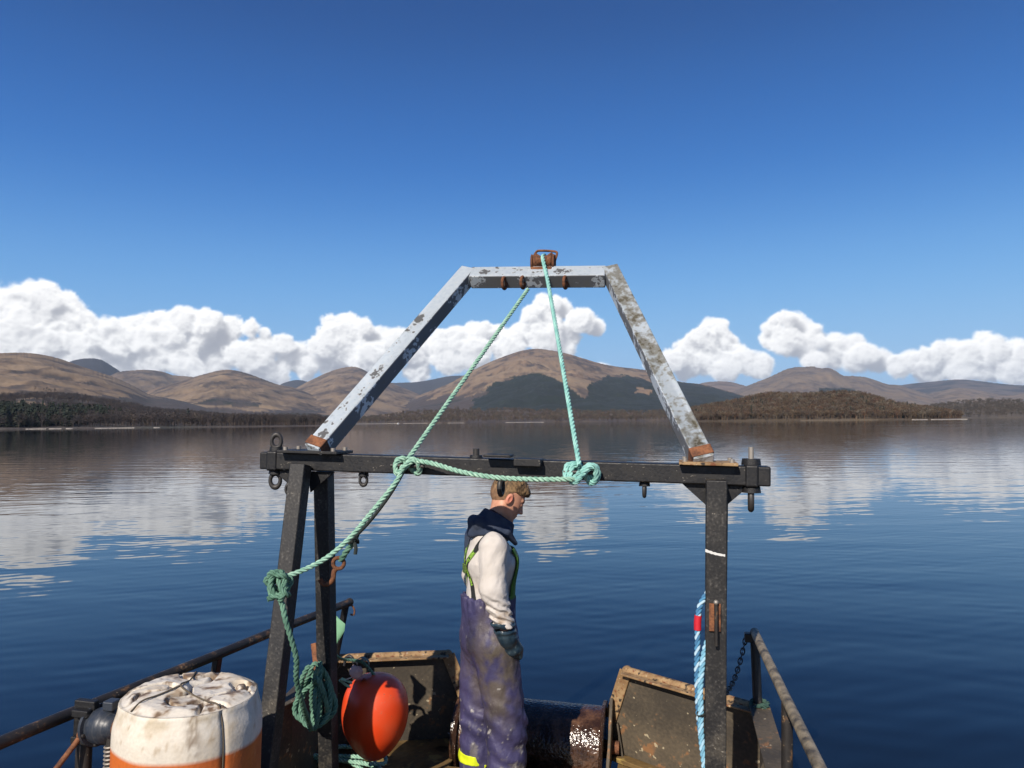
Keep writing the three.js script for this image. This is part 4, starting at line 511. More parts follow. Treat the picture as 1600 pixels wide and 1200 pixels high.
  // lashing at the foot of the starboard stanchion
  const q = onU(1186, 1104, .56), lash = []; for (let i = 0; i <= 44; i++) { const t = i / 11 * 6.283; lash.push(V(q.x + Math.cos(t) * .045, q.y + .0 + .05 * Math.sin(i * .7) * .6 - (i > 33 ? (i - 33) * .006 : 0), q.z + .02 + Math.sin(t) * .045)); } ropeThing('stanchion_lashing', 'dark green lashing round the foot of the starboard stanchion', [lash], .0115, ropeMat([.02, .06, .045], [.06, .12, .09], 14));
}
// chain from the rail to the gantry
{
  const a = onU(1165, 998, .9), b = onF(1134, 1084, 4.05), n = 15, ch = boatThing('chain', 'thin steel chain hanging from the starboard rail', 'chain', a), link = new THREE.TorusGeometry(.0115, .0036, 6, 14); link.scale(1, 1.75, 1);
  for (let i = 0; i < n; i++) { const t = (i + .5) / n, p = a.clone().lerp(b, t).add(V(0, -.05 * Math.sin(Math.PI * t), 0)), p2 = a.clone().lerp(b, t + .02).add(V(0, -.05 * Math.sin(Math.PI * (t + .02)), 0)), d = p2.sub(p).normalize(); const len = a.distanceTo(b) / n / .0288; const g = link.clone(); g.scale(1, Math.min(1.6, len), 1); g.rotateY(i % 2 ? Math.PI / 2 : .2); g.applyQuaternion(new THREE.Quaternion().setFromUnitVectors(V(0, -1, 0), d)); g.translate(p.x, p.y, p.z); part('link', g, M.steel, ch); }
}
// ---------------------------------------------------------------- round orange buoy
{
  const ctr = onF(585, 1119, 4.26), SB = .915, at = V(ctr.x, ctr.y - .262 * SB, ctr.z), g = boatThing('buoy', 'round orange red plastic buoy hung beside the port gantry leg', 'buoy', at);
  const prof = []; const pr = [[0, 0], [.035, .0], [.075, .022], [.115, .06], [.155, .115], [.186, .175], [.203, .24], [.208, .30], [.203, .36], [.192, .41], [.172, .452], [.143, .485], [.105, .508], [.055, .52], [0, .523]];
  const cv = new THREE.SplineCurve(pr.map(([x, y]) => new THREE.Vector2(x, y))); for (let i = 0; i <= 48; i++) { const p = cv.getPoint(i / 48); prof.push(new THREE.Vector2(Math.max(0, p.x), p.y)); }
  const l = new THREE.LatheGeometry(prof, 72); { const uv = l.attributes.uv; for (let i = 0; i < uv.count; i++) uv.setXY(i, uv.getX(i) * 1.3, uv.getY(i) * .8); }
  l.scale(SB, SB, SB); l.rotateZ(-.03); l.rotateX(.04); l.translate(at.x, at.y, at.z);
  M.buoy = surface(512, .65, (u, v) => { const n = fbmT(u, v, 4, 5, 91), f = fbmT(u, v, 30, 4, 95); let c = mix3([.72, .06, .012], [.68, .075, .02], smooth(-.4, .5, n)); c = mix3(c, [.55, .16, .09], smooth(.3, .6, f + n * .4) * .45); c = mix3(c, [.16, .05, .03], smooth(.44, .52, f) * .7); return { c, h: .5 + f * .1, r: .36 + .2 * smooth(-.2, .5, n) }; }, { bump: .0006 });
  part('float', l, M.buoy, g);
  part('lanyard', rope([V(at.x, at.y + .51 * SB, at.z), V(at.x - .06, at.y + .56, at.z + .06), V(at.x - .13, at.y + .60, at.z + .16), onF(520, 1020, 3.88)], .009), M.darkGreen, g);
}
// bundle of dark webbing and a rag above the buoy
{
  const c = onF(556, 1046, 4.22), g = boatThing('webbing_strap', 'bundle of dark green webbing strap behind the buoy', 'strap', c), web = new THREE.MeshStandardMaterial({ color: new THREE.Color().setRGB(.012, .055, .05), roughness: .6, side: THREE.DoubleSide }), dark = new THREE.MeshStandardMaterial({ color: new THREE.Color().setRGB(.02, .02, .022), roughness: .5 });
  const ribbon = (pts, w, mat, nm) => { const cu = new THREE.CatmullRomCurve3(pts), n = 50, pos = [], idx = []; for (let i = 0; i <= n; i++) { const p = cu.getPoint(i / n), s = V(.25, .1, 1).normalize().multiplyScalar(w / 2); pos.push(p.x - s.x, p.y - s.y, p.z - s.z, p.x + s.x, p.y + s.y, p.z + s.z); if (i) idx.push(i * 2 - 2, i * 2 - 1, i * 2, i * 2, i * 2 - 1, i * 2 + 1); } const q = new THREE.BufferGeometry(); q.setAttribute('position', new THREE.Float32BufferAttribute(pos, 3)); q.setIndex(idx); q.computeVertexNormals(); part(nm, q, mat, g); };
  ribbon([[530, 1062], [545, 1072], [562, 1066], [574, 1050], [576, 1034], [566, 1027], [556, 1032]].map(([x, y]) => onF(x, y, 4.18)), .05, web, 'strap'); ribbon([[528, 1045], [536, 1030], [548, 1028], [558, 1036], [552, 1056], [540, 1062]].map(([x, y]) => onF(x, y, 4.22)), .045, dark, 'strap'); ribbon([[533, 1060], [548, 1066], [566, 1072], [580, 1078]].map(([x, y]) => onF(x, y, 4.2)), .05, web, 'strap');
  part('handle', pipe([[538, 1040], [541, 1027], [549, 1026], [553, 1036]].map(([x, y]) => onF(x, y, 4.2)), .009, 8), dark, g);
  const rg = new THREE.IcosahedronGeometry(.032, 4), p = rg.attributes.position; for (let i = 0; i < p.count; i++) { const v = V().fromBufferAttribute(p, i), k = 1 + .55 * fbm(v.x * 40, v.y * 40, v.z * 40, 3); p.setXYZ(i, v.x * k * 1.1, v.y * k * 1.2, v.z * k); } const sm = mergeVertices(rg.deleteAttribute('normal').deleteAttribute('uv')); sm.computeVertexNormals(); const q = onF(556, 1050, 4.15); const rag = boatThing('rag', 'crumpled pale pink rag tucked above the buoy', 'rag', q); sm.translate(q.x, q.y, q.z); part('cloth', sm, new THREE.MeshStandardMaterial({ color: new THREE.Color().setRGB(.55, .36, .33), roughness: .95 }), rag);
  // green leather-like flap hung on the port brace
  const fl = [[519, 958], [524, 966], [530, 974], [529, 985], [526, 995], [524, 1005]].map(([x, y]) => onF(x, y, 4.1)); const fg = boatThing('green_glove', 'pale green work glove hung behind the port leg', 'glove', fl[0]); const fe = [], fi = []; fl.forEach((a, i) => { const w = [.012, .022, .036, .036, .026, .012][i]; for (let j = 0; j <= 8; j++) { const t = j / 8 * 6.283; fe.push(a.x + Math.cos(t) * w, a.y, a.z + Math.sin(t) * .013); } if (i) for (let j = 0; j < 8; j++) { const o = (i - 1) * 9 + j; fi.push(o, o + 9, o + 1, o + 1, o + 9, o + 10); } }); const fgg = new THREE.BufferGeometry(); fgg.setAttribute('position', new THREE.Float32BufferAttribute(fe, 3)); fgg.setIndex(fi); fgg.computeVertexNormals(); part('palm', fgg, new THREE.MeshStandardMaterial({ color: new THREE.Color().setRGB(.20, .42, .25), roughness: .6, side: THREE.DoubleSide }), fg);
}
// ---------------------------------------------------------------- orange and white drum with a folded, tied cover
{
  const top = onU(298, 1079, 1.09), g = boatThing('wrapped_drum', 'large orange drum with a dirty white folded top tied with cord', 'drum', V(top.x, 0, top.z)), R = .262, H = 1.09, r = rng(77);
  const NA = 220, rowsU = 120, pos = [], col = [], uvs = [], idx = [];
  const shape = (a, s) => {   // s: 0 at the deck, 1 at the rim, 1..2 across the top to the middle
    const ca = Math.cos(a), sa = Math.sin(a), y = Math.min(s, 1) * H; let rr = R * (1 + .012 * fbm(ca * 2, y * 3, sa * 2, 3) + .01 * Math.sin(a * 8 + y)), yy = y;
    if (s <= 1) { const k = smooth(.86, 1, s); rr *= 1 - .075 * k * k - .02 * k * Math.abs(noise3(a * 3, 4, 1)); yy -= .012 * k; const cord = Math.exp(-(((a - .51) / .035) ** 2)); rr -= .008 * cord; }
    else { const t = s - 1, q = 1 - t; rr = R * .915 * q; const fold = fbm(ca * q * 2.3 + 5, 1.5, sa * q * 2.3, 5), cre = Math.abs(noise3(ca * q * 1.8 + 2, 7, sa * q * 1.8 + 4)), w = smooth(0, .18, t); yy = H - .012 + .014 * w + .014 * w * fold - .03 * w * smooth(.07, 0, cre) + .02 * w * Math.max(0, ca * -.5 + sa * .2); }
    return [rr * ca, yy, rr * sa];
  };
  const W = [.74, .69, .60], W2 = [.60, .50, .36], BR = [.17, .11, .065], O = [.62, .155, .028], O2 = [.48, .12, .03];
  const tint = (x, y, z, s, a) => {
    const n = fbm(x * 6, y * 6, z * 6, 4), f = fbm(x * 34, y * 34, z * 34, 3), m = fbm(x * 14 + 9, y * 14, z * 14, 4), split = .845 * H + .004 * n; const sideStain = Math.exp(-(((a - .93) / .09) ** 2)) * smooth(.1, .4, .3 + f * .7 + n * .3);
    let c; if (s <= 1 && y < split) { c = mix3(O, O2, smooth(-.2, .5, n)); c = mix3(c, [.30, .09, .03], smooth(.2, .5, m) * .4); c = mix3(c, [.66, .36, .2], smooth(.46, .56, f + n * .3) * .5); }
    else { c = mix3(W, W2, smooth(.0, .55, n + m * .4) * .75); if (s > 1) { const cre = Math.abs(noise3(x / R * 1.0 * 1.67 + 2, 7, z / R * 1.67 + 4)); c = mix3(c, [.30, .20, .11], smooth(-.02, .42, m + f * .35) * .8); c = mix3(c, BR, smooth(.16, .34, m * .8 + f * .6 - cre * .35 + smooth(.09, .0, cre) * .25) * .9); } else c = mix3(c, [.45, .36, .22], smooth(.90, 1.0, s) * smooth(-.15, .3, m + f * .5) * .7); if (s <= 1) c = mix3(c, [.36, .25, .13], smooth(.3, .5, f + m * .5) * .5); c = mix3(c, BR, sideStain * .8); }
    return c;
  };
  const ss = []; for (let i = 0; i <= rowsU; i++) ss.push(i < 70 ? i / 70 : 1 + (i - 70) / (rowsU - 70) * .999);
  ss.forEach((s) => { for (let j = 0; j <= NA; j++) { const a = j / NA * 6.28318, p = shape(a, s); pos.push(p[0] + top.x, p[1], p[2] + top.z); col.push(...tint(p[0], p[1], p[2], s, a)); if (s <= 1) uvs.push(a * R, p[1]); else uvs.push(p[0], p[2] + 3); } });
  const build = (i0, i1) => { const ix = []; for (let i = i0; i < i1; i++) for (let j = 0; j < NA; j++) { const o = i * (NA + 1) + j; ix.push(o, o + NA + 1, o + 1, o + 1, o + NA + 1, o + NA + 2); } return ix; };
  const full = new THREE.BufferGeometry(); full.setAttribute('position', new THREE.Float32BufferAttribute(pos, 3)); full.setAttribute('color', new THREE.Float32BufferAttribute(col, 3)); full.setAttribute('uv', new THREE.Float32BufferAttribute(uvs, 2)); full.setIndex(build(0, rowsU)); full.computeVertexNormals();
  const cut = 59; const mk = (a, b) => { const q = full.clone(); q.setIndex(build(a, b)); const u = q.toNonIndexed(); return u; };
  const tarp = surface(512, .5, (u, v) => { const n = fbmT(u, v, 5, 4, 121), f = fbmT(u, v, 40, 3, 125), k = .9 + .12 * f; return { c: [k, k * .99, k * .97], h: .5 + .4 * n + .1 * f, r: .5 + .25 * n }; }, { bump: .004, more: { vertexColors: true } });
  part('body', mk(0, cut), tarp, g, 'orange lower body'); part('cover', mk(cut, rowsU), tarp, g, 'dirty white folded cover');
  const cordMat = new THREE.MeshStandardMaterial({ color: new THREE.Color().setRGB(.10, .08, .055), roughness: .9 });
  const along = (pts) => pipe(pts.map(([a, s]) => { const p = shape(a, s), k = s <= 1 ? 1.008 : 1; return V(p[0] * k + top.x, p[1] + (s > 1 ? .004 : 0), p[2] * k + top.z); }), .0032, 6, false, 90);
  part('cord', along([[.51, .6], [.51, .75], [.51, .9], [.51, .97], [.52, 1.1], [.6, 1.4], [.9, 1.75], [2.6, 1.85], [4.1, 1.5], [4.2, 1.2], [4.2, 1.0]]), cordMat, g); part('cord', along([[1.95, 1.02], [2.0, 1.2], [2.1, 1.5], [2.6, 1.85]]), cordMat, g);
}
// ---------------------------------------------------------------- hydraulic winch motor on the port rail
{
  const c = onF(166, 1134, 2.62), g = boatThing('winch_motor', 'dark blue hydraulic motor with a rusty lever under the port rail', 'winch', c), paint = surface(256, .2, (u, v) => { const n = fbmT(u, v, 5, 4, 101); return { c: mix3([.022, .03, .045], [.05, .055, .065], smooth(-.3, .5, n)), h: .5 + n * .3, r: .42 }; }, { bump: .001 });
  const ax = V(1, .12, .25).normalize(), q = new THREE.Quaternion().setFromUnitVectors(V(0, 1, 0), ax), put = (geo, d, off = V()) => { geo.applyQuaternion(q); const p = c.clone().addScaledVector(ax, d).add(off); geo.translate(p.x, p.y, p.z); return geo; };
  part('housing', put(new THREE.LatheGeometry([[0, -.055], [.05, -.055], [.064, -.045], [.068, -.02], [.068, .012], [.06, .03], [.045, .04], [.042, .075], [0, .075]].map(([x, y]) => new THREE.Vector2(x, y)), 36), 0), paint, g);
  part('flange', put(new THREE.CylinderGeometry(.078, .078, .014, 36), -.05), paint, g); for (let i = 0; i < 6; i++) { const a = i * 1.047, s = V(0, 0, 1).applyQuaternion(q), t = V(1, 0, 0).applyQuaternion(q); part('bolt', put(new THREE.CylinderGeometry(.007, .007, .016, 6), -.04, s.multiplyScalar(Math.cos(a) * .07).addScaledVector(t, Math.sin(a) * .07)), M.steel, g); }
  part('cap', put(new THREE.CylinderGeometry(.038, .038, .05, 24), .09), M.rust, g); part('port_block', new RoundedBoxGeometry(.045, .035, .05, 2, .006).translate(c.x + .02, c.y + .082, c.z), paint, g);
  part('mounting_plate', new RoundedBoxGeometry(.09, .16, .03, 2, .005).translate(c.x - .09, c.y + .01, c.z - .0), M.black, g); for (const dy of [.05, -.05]) part('clamp', new RoundedBoxGeometry(.07, .028, .05, 2, .005).translate(c.x - .085, c.y + dy, c.z + .02), M.black, g);
  part('lever', cappedPipe(c.clone().add(V(-.08, -.03, .03)), onF(84, 1206, 2.5), .0105), M.rust, g, 'rusty pipe lever'); part('lever_boss', new THREE.SphereGeometry(.02, 14, 10).translate(c.x - .08, c.y - .03, c.z + .03), M.rust, g);
  part('stand', cappedPipe(V(c.x - .085, c.y - .05, c.z), V(c.x - .085, 0, c.z), .022), M.pipePaint, g);
  const hose = []; for (let i = 0; i <= 20 * 12; i++) { const t = i / 12 * 6.283; hose.push(V(c.x + .04 + Math.cos(t) * .021, c.y - .06 - i / 240 * .3, c.z + .02 + Math.sin(t) * .021)); } part('hose', cappedPipe(V(c.x + .04, c.y - .03, c.z + .02), V(c.x + .04, .02, c.z + .02), .018), M.steel, g); part('hose_guard', pipe(hose, .0045, 6, false, 160), M.zinc, g);
}
// ---------------------------------------------------------------- small boats moored off the far shore
{
  const white = new THREE.MeshStandardMaterial({ color: new THREE.Color().setRGB(.75, .75, .74), roughness: .5 }), glass = new THREE.MeshStandardMaterial({ color: new THREE.Color().setRGB(.03, .04, .05), roughness: .2 });
  [[548, 7, .4, 'small white motor boat moored off the far shore beside the left frame leg'], [622, 6, 1.2, 'small white motor boat lying along the pale far beach']].forEach(([px, L, turn, label]) => {
    const a = azOf(px, 662), q = midShore.heightAt(a, 0)[4] - 45, g = new THREE.Group(); g.name = numbered('motor_boat'); g.position.set(Math.sin(a) * q, 0, -Math.cos(a) * q); g.rotation.y = turn; scene.add(g); tag(g, label, 'boat', 'moored motor boats');
    const sh = new THREE.Shape([[-.5, -.16], [.2, -.17], [.5, 0], [.2, .17], [-.5, .16]].map(([x, y]) => new THREE.Vector2(x * L, y * L))), hull = new THREE.ExtrudeGeometry(sh, { depth: 1.1, bevelEnabled: true, bevelSize: .12, bevelThickness: .15 }); hull.rotateX(-Math.PI / 2); hull.translate(0, -.3, 0);
    const add = (n, geo, m) => { const k = shade(new THREE.Mesh(geo, m)); k.name = n; g.add(k); }; add('hull', hull, white); add('cabin', new RoundedBoxGeometry(L * .35, 1.1, L * .24, 2, .12).translate(.05 * L, 1.4, 0), white); add('windscreen', new RoundedBoxGeometry(L * .06, .6, L * .22, 1, .05).translate(.235 * L, 1.45, 0), glass);
  });
}
// ---------------------------------------------------------------- the man in bib overalls: bodies meshed from distance fields
// surface nets over a distance field; colour and normals from the field
function netMesh(sdf, lo, hi, cell, colour) {
  const nx = Math.ceil((hi[0] - lo[0]) / cell) + 1, ny = Math.ceil((hi[1] - lo[1]) / cell) + 1, nz = Math.ceil((hi[2] - lo[2]) / cell) + 1, f = new Float32Array(nx * ny * nz), at = (i, j, k) => (k * ny + j) * nx + i;
  for (let k = 0; k < nz; k++) for (let j = 0; j < ny; j++) for (let i = 0; i < nx; i++) f[at(i, j, k)] = sdf(lo[0] + i * cell, lo[1] + j * cell, lo[2] + k * cell);
  const id = new Int32Array(nx * ny * nz).fill(-1), pos = [], idx = [];
  for (let k = 0; k < nz - 1; k++) for (let j = 0; j < ny - 1; j++) for (let i = 0; i < nx - 1; i++) {
    let n = 0, x = 0, y = 0, z = 0, m = 0; const v = []; for (let c = 0; c < 8; c++) { v[c] = f[at(i + (c & 1), j + (c >> 1 & 1), k + (c >> 2))]; if (v[c] < 0) m |= 1 << c; } if (m === 0 || m === 255) continue;
    for (let c = 0; c < 8; c++) for (const b of [1, 2, 4]) if (!(c & b)) { const d = c | b; if ((v[c] < 0) !== (v[d] < 0)) { const t = v[c] / (v[c] - v[d]); x += (c & 1) + (b === 1 ? t : 0); y += (c >> 1 & 1) + (b === 2 ? t : 0); z += (c >> 2) + (b === 4 ? t : 0); n++; } }
    id[at(i, j, k)] = pos.length / 3; pos.push(lo[0] + (i + x / n) * cell, lo[1] + (j + y / n) * cell, lo[2] + (k + z / n) * cell);
  }
  const quad = (a, b, c, d, flip) => { if (a < 0 || b < 0 || c < 0 || d < 0) return; if (flip) idx.push(a, c, b, a, d, c); else idx.push(a, b, c, a, c, d); };
  for (let k = 1; k < nz - 1; k++) for (let j = 1; j < ny - 1; j++) for (let i = 1; i < nx - 1; i++) { const s = f[at(i, j, k)] < 0;
    if (s !== f[at(i + 1, j, k)] < 0) quad(id[at(i, j - 1, k - 1)], id[at(i, j, k - 1)], id[at(i, j, k)], id[at(i, j - 1, k)], !s);
    if (s !== f[at(i, j + 1, k)] < 0) quad(id[at(i - 1, j, k - 1)], id[at(i - 1, j, k)], id[at(i, j, k)], id[at(i, j, k - 1)], !s);
    if (s !== f[at(i, j, k + 1)] < 0) quad(id[at(i - 1, j - 1, k)], id[at(i, j - 1, k)], id[at(i, j, k)], id[at(i - 1, j, k)], !s); }
  const g = new THREE.BufferGeometry(), n = pos.length / 3, nor = new Float32Array(n * 3), col = new Float32Array(n * 3), uv = new Float32Array(n * 2), e = cell * .5;
  for (let i = 0; i < n; i++) { const x = pos[i * 3], y = pos[i * 3 + 1], z = pos[i * 3 + 2]; const a = sdf(x + e, y, z) - sdf(x - e, y, z), b = sdf(x, y + e, z) - sdf(x, y - e, z), c = sdf(x, y, z + e) - sdf(x, y, z - e), l = Math.hypot(a, b, c) || 1; nor[i * 3] = a / l; nor[i * 3 + 1] = b / l; nor[i * 3 + 2] = c / l; uv[i * 2] = x + z; uv[i * 2 + 1] = y; if (colour) col.set(colour(x, y, z, a / l, b / l, c / l), i * 3); }
  g.setAttribute('position', new THREE.Float32BufferAttribute(pos, 3)); g.setAttribute('normal', new THREE.BufferAttribute(nor, 3)); g.setAttribute('uv', new THREE.BufferAttribute(uv, 2)); if (colour) g.setAttribute('color', new THREE.BufferAttribute(col, 3)); g.setIndex(idx); return g;
}
const smin = (a, b, k) => { const h = Math.max(k - Math.abs(a - b), 0) / k; return Math.min(a, b) - h * h * k * .25; };
const smax = (a, b, k) => -smin(-a, -b, k);
// tapered capsule with its section squeezed along z by q
const cap = (x, y, z, a, b, ra, rb, q = 1) => { z /= q; const az = a[2] / q, bz = b[2] / q, dx = b[0] - a[0], dy = b[1] - a[1], dz = bz - az, px = x - a[0], py = y - a[1], pz = z - az, t = clamp((px * dx + py * dy + pz * dz) / (dx * dx + dy * dy + dz * dz)); return (Math.hypot(px - dx * t, py - dy * t, pz - dz * t) - lerp(ra, rb, t)) * Math.min(1, q); };
const ell = (x, y, z, c, r) => { const a = (x - c[0]) / r[0], b = (y - c[1]) / r[1], d = (z - c[2]) / r[2], k = Math.hypot(a, b, d); return (k - 1) * Math.min(...r); };
{
  const at = onU(776, 1187, .22); at.y = 0; at.copy(onF(775, 1187, 4.12)); at.y = 0; const man = boatThing('person', 'person in a pale sweatshirt and dirty navy bib overalls looking down at the bow', 'person', at); man.rotation.set(0, 18 * D2R, 0); man.position.copy(toWorld(at));
  man.userData.at = undefined; delete man.userData.at;
  const put = (name, geo, mat, label, parent = man) => { const m = shade(new THREE.Mesh(geo, mat)); m.name = name; if (label) m.userData.label = label; parent.add(m); return m; };
  // joints in the man's own axes: x forwards, y up, z to his right
  const J = { pelvis: [-.03, .98, 0], waist: [-.035, 1.15, 0], chest: [-.015, 1.36, 0], neck: [.02, 1.565, 0], head: [.085, 1.70, 0] };
  const legs = [{ hip: [-.02, .94, .10], knee: [.035, .52, .11], ankle: [.03, .10, .115] }, { hip: [-.04, .94, -.09], knee: [-.055, .52, -.10], ankle: [-.07, .10, -.10] }];
  const arms = [{ sh: [-.05, 1.47, .18], el: [-.068, 1.265, .225], wr: [-.008, 1.075, .222], tip: [.038, .915, .205] }, { sh: [-.03, 1.475, -.185], el: [-.04, 1.25, -.235], wr: [.02, 1.06, -.21], tip: [.06, .90, -.19] }];
  // head: turned down about the ears
  const HT = -33 * D2R, hc = Math.cos(HT), hs = Math.sin(HT), toHead = (x, y, z) => { const a = x - J.head[0], b = y - J.head[1]; return [a * hc + b * hs, -a * hs + b * hc, z]; };
  const headSdf = (x, y, z) => { const [a, b, c] = toHead(x, y, z), m = Math.abs(c); let d = ell(a, b, c, [-.012, .035, 0], [.098, .098, .075]); d = smin(d, ell(a, b, c, [.035, -.035, 0], [.062, .082, .058]), .03); d = smin(d, cap(a, b, m, [-.015, -.05, .046], [.062, -.098, .016], .018, .018), .03); d = smin(d, ell(a, b, c, [.078, -.104, 0], [.02, .018, .022]), .022);
    d = smin(d, cap(a, b, c, [.09, .012, 0], [.113, -.026, 0], .007, .0105), .014); d = smin(d, ell(a, b, m, [.098, -.03, .011], [.011, .008, .008]), .008); d = smin(d, cap(a, b, m, [.086, .03, .012], [.07, .03, .045], .009, .008), .012); d = smax(d, -ell(a, b, m, [.1, .009, .032], [.016, .011, .016]), .012); d = smin(d, ell(a, b, m, [.076, .006, .031], [.012, .011, .014]), .006);
    d = smin(d, ell(a, b, c, [.089, -.058, 0], [.012, .006, .02]), .007); d = smin(d, ell(a, b, c, [.086, -.071, 0], [.012, .007, .017]), .007);
    const ex = a + .012, ey = b + .004, ez = m - .078, ear = Math.max(Math.hypot(ex / 1, ey / 1.65, ez / .55) - .0195, -(Math.hypot((ex - .004) / 1, (ey - .002) / 1.6, (ez - .012) / .55) - .0125)); d = smin(d, ear, .006); return d; };
  const neckSdf = (x, y, z) => cap(x, y, z, [J.head[0] - .035, J.head[1] - .05, 0], [J.neck[0] - .015, J.neck[1] - .05, 0], .055, .062);
  const innerSdf = (x, y, z) => { let d = cap(x, y, z, J.chest, [-.02, 1.47, 0], .085, .075, 1.75); d = smin(d, cap(x, y, z, J.pelvis, J.chest, .095, .1, 1.3), .05); for (const L of legs) { d = smin(d, cap(x, y, z, L.hip, L.knee, .07, .048), .03); d = smin(d, cap(x, y, z, L.knee, L.ankle, .046, .032), .02); } for (const A of arms) { d = smin(d, cap(x, y, z, A.sh, A.el, .042, .034), .03); d = smin(d, cap(x, y, z, A.el, A.wr, .033, .025), .02); d = smin(d, cap(x, y, z, A.wr, A.tip, .026, .016), .02); } return d; };
  const skin = (x, y, z) => { const [a, b, c] = toHead(x, y, z), n = fbm(x * 30, y * 30, z * 30, 3); let k = mix3([.56, .29, .19], [.50, .235, .15], smooth(-.3, .4, n)); const ear = Math.hypot(a + .012, b + .004, Math.abs(c) - .08); k = mix3(k, [.52, .15, .10], smooth(.035, .012, ear) * .75); k = mix3(k, [.42, .13, .10], smooth(.03, .0, Math.hypot(a - .095, b + .064, c)) * .6); k = mix3(k, [.25, .13, .07], smooth(.007, .003, Math.abs(b - .036 + (a - .07) * .1)) * smooth(.05, .065, a) * .7); return k; };
  const skinMat = new THREE.MeshPhysicalMaterial({ vertexColors: true, roughness: .55, sheen: .2 });
  const headGeo = netMesh((x, y, z) => smin(headSdf(x, y, z), neckSdf(x, y, z), .03), [-.1, 1.5, -.12], [.26, 1.86, .12], .0045, skin), inner = netMesh((x, y, z) => smin(innerSdf(x, y, z), neckSdf(x, y, z), .04), [-.2, .04, -.34], [.26, 1.6, .34], .013, skin);
  put('body', mergeGeometries([headGeo, inner]), skinMat);
  // hair: cropped at the sides, longer on top with a fringe
  const hairLine = (a, b, c) => Math.min(b - (.012 - .75 * (a + .03) * (a < -.02 ? -.35 : -1.1)), .075 - a + .0 * c + (b > .07 ? .02 : 0));
  const hairSdf = (x, y, z) => { const [a, b, c] = toHead(x, y, z), tuft = fbm(a * 55, b * 55, c * 40, 3), topw = smooth(.03, .1, b + a * .35), r = .004 + topw * (.014 + .012 * tuft); let d = ell(a, b, c, [-.012, .035, 0], [.098 + r, .098 + r, .0755 + r * .7]) + .002 * tuft; d = smin(d, ell(a, b, c, [.066, .084, 0], [.03, .018 + .006 * tuft, .05]), .02); const lo = a < -.045 ? -.055 + (a + .045) * .2 : a < .02 ? lerp(-.055, .045, smooth(-.045, .0, a)) : lerp(.045, .062, smooth(.02, .09, a)); const burn = ell(a, b, Math.abs(c), [.022, .025, .07], [.008, .026, .007]); d = Math.max(d, lo - b + .004 * tuft); return Math.min(d, burn + 9); };
  const hairCol = (x, y, z) => { const [a, b, c] = toHead(x, y, z), n = fbm(x * 120, y * 50, z * 120, 3), m = fbm(x * 30, y * 30, z * 30, 2); let k = mix3([.06, .036, .016], [.25, .155, .072], smooth(-.4, .5, n + m * .5)); const fade = smooth(.045, -.03, b); return mix3(k, [.27, .15, .09], fade * .6); };
  put('hair', netMesh(hairSdf, [-.08, 1.56, -.12], [.24, 1.87, .12], .0045, hairCol), new THREE.MeshStandardMaterial({ vertexColors: true, roughness: .75 }), 'short light brown hair');
  // sweatshirt: torso and sleeves with folds
  const foldN = (x, y, z, s) => fbm(x * 9 * s, y * 9 * s, z * 9 * s, 3);
  const shirtTorso = (x, y, z) => { let d = cap(x, y, z, [-.03, 1.08, 0], [-.012, 1.36, 0], .118, .122, 1.28); d = smin(d, cap(x, y, z, [-.022, 1.38, 0], [-.03, 1.465, 0], .118, .085, 1.7), .06); return d; };
  const sleeve = (A, x, y, z) => { let d = cap(x, y, z, A.sh, A.el, .076, .064); const t = clamp((A.el[1] + .08 - y) / (A.el[1] + .08 - A.wr[1])), ruck = t * (.0085 * Math.sin((y * 1.0 + x * .5) * 165 + 3 * noise3(x * 25, y * 25, z * 25)) ); d = smin(d, cap(x, y, z, A.el, A.wr, .067, .054), .03) - ruck * smooth(.25, .6, t); return d; };
  const shirtSdf = (x, y, z) => { let d = shirtTorso(x, y, z); for (const A of arms) d = smin(d, sleeve(A, x, y, z), .022); const diag = Math.sin((x * .9 - y * .8 + z * .3) * 62 + 4 * noise3(x * 8, y * 8, z * 8)) * smooth(.12, .0, Math.hypot(x - .02, y - 1.40, (Math.abs(z) - .14) * .6)); d += .008 * foldN(x + y * .3, y * .45, z, 1) + .006 * foldN(x - y * .35, y * .55, z, 2.0) - .009 * diag; for (const A of arms) d = smax(d, (A.wr[1] - .012) - y, .004); return smax(d, y - 1.56 - .3 * Math.abs(x), .01); };
  const shirtCol = (x, y, z) => { const n = fbm(x * 7, y * 7, z * 7, 4), f = fbm(x * 45, y * 45, z * 45, 3); let k = mix3([.62, .58, .54], [.56, .52, .475], smooth(-.3, .5, n)); k = mix3(k, [.47, .33, .20], smooth(.02, .5, n + f * .3) * smooth(1.35, 1.1, y) * .75); k = mix3(k, [.24, .18, .13], smooth(.42, .6, f + n * .3) * smooth(1.4, 1.15, y) * .6); return k; };
  const knit = surface(256, .06, (u, v) => { const n = noise3(u * 24, v * 32, 1, 24, 32, 0), f = fbmT(u, v, 16, 2, 3); const k = .93 + .1 * n; return { c: [k, k, k], h: .5 + .4 * n + .2 * f, r: .95 }; }, { bump: .0012, more: { vertexColors: true, sheen: .3, sheenRoughness: .8 } });
  put('sweatshirt', netMesh(shirtSdf, [-.24, .98, -.36], [.24, 1.6, .36], .0075, shirtCol), knit, 'off white sweatshirt with muddy cuffs');
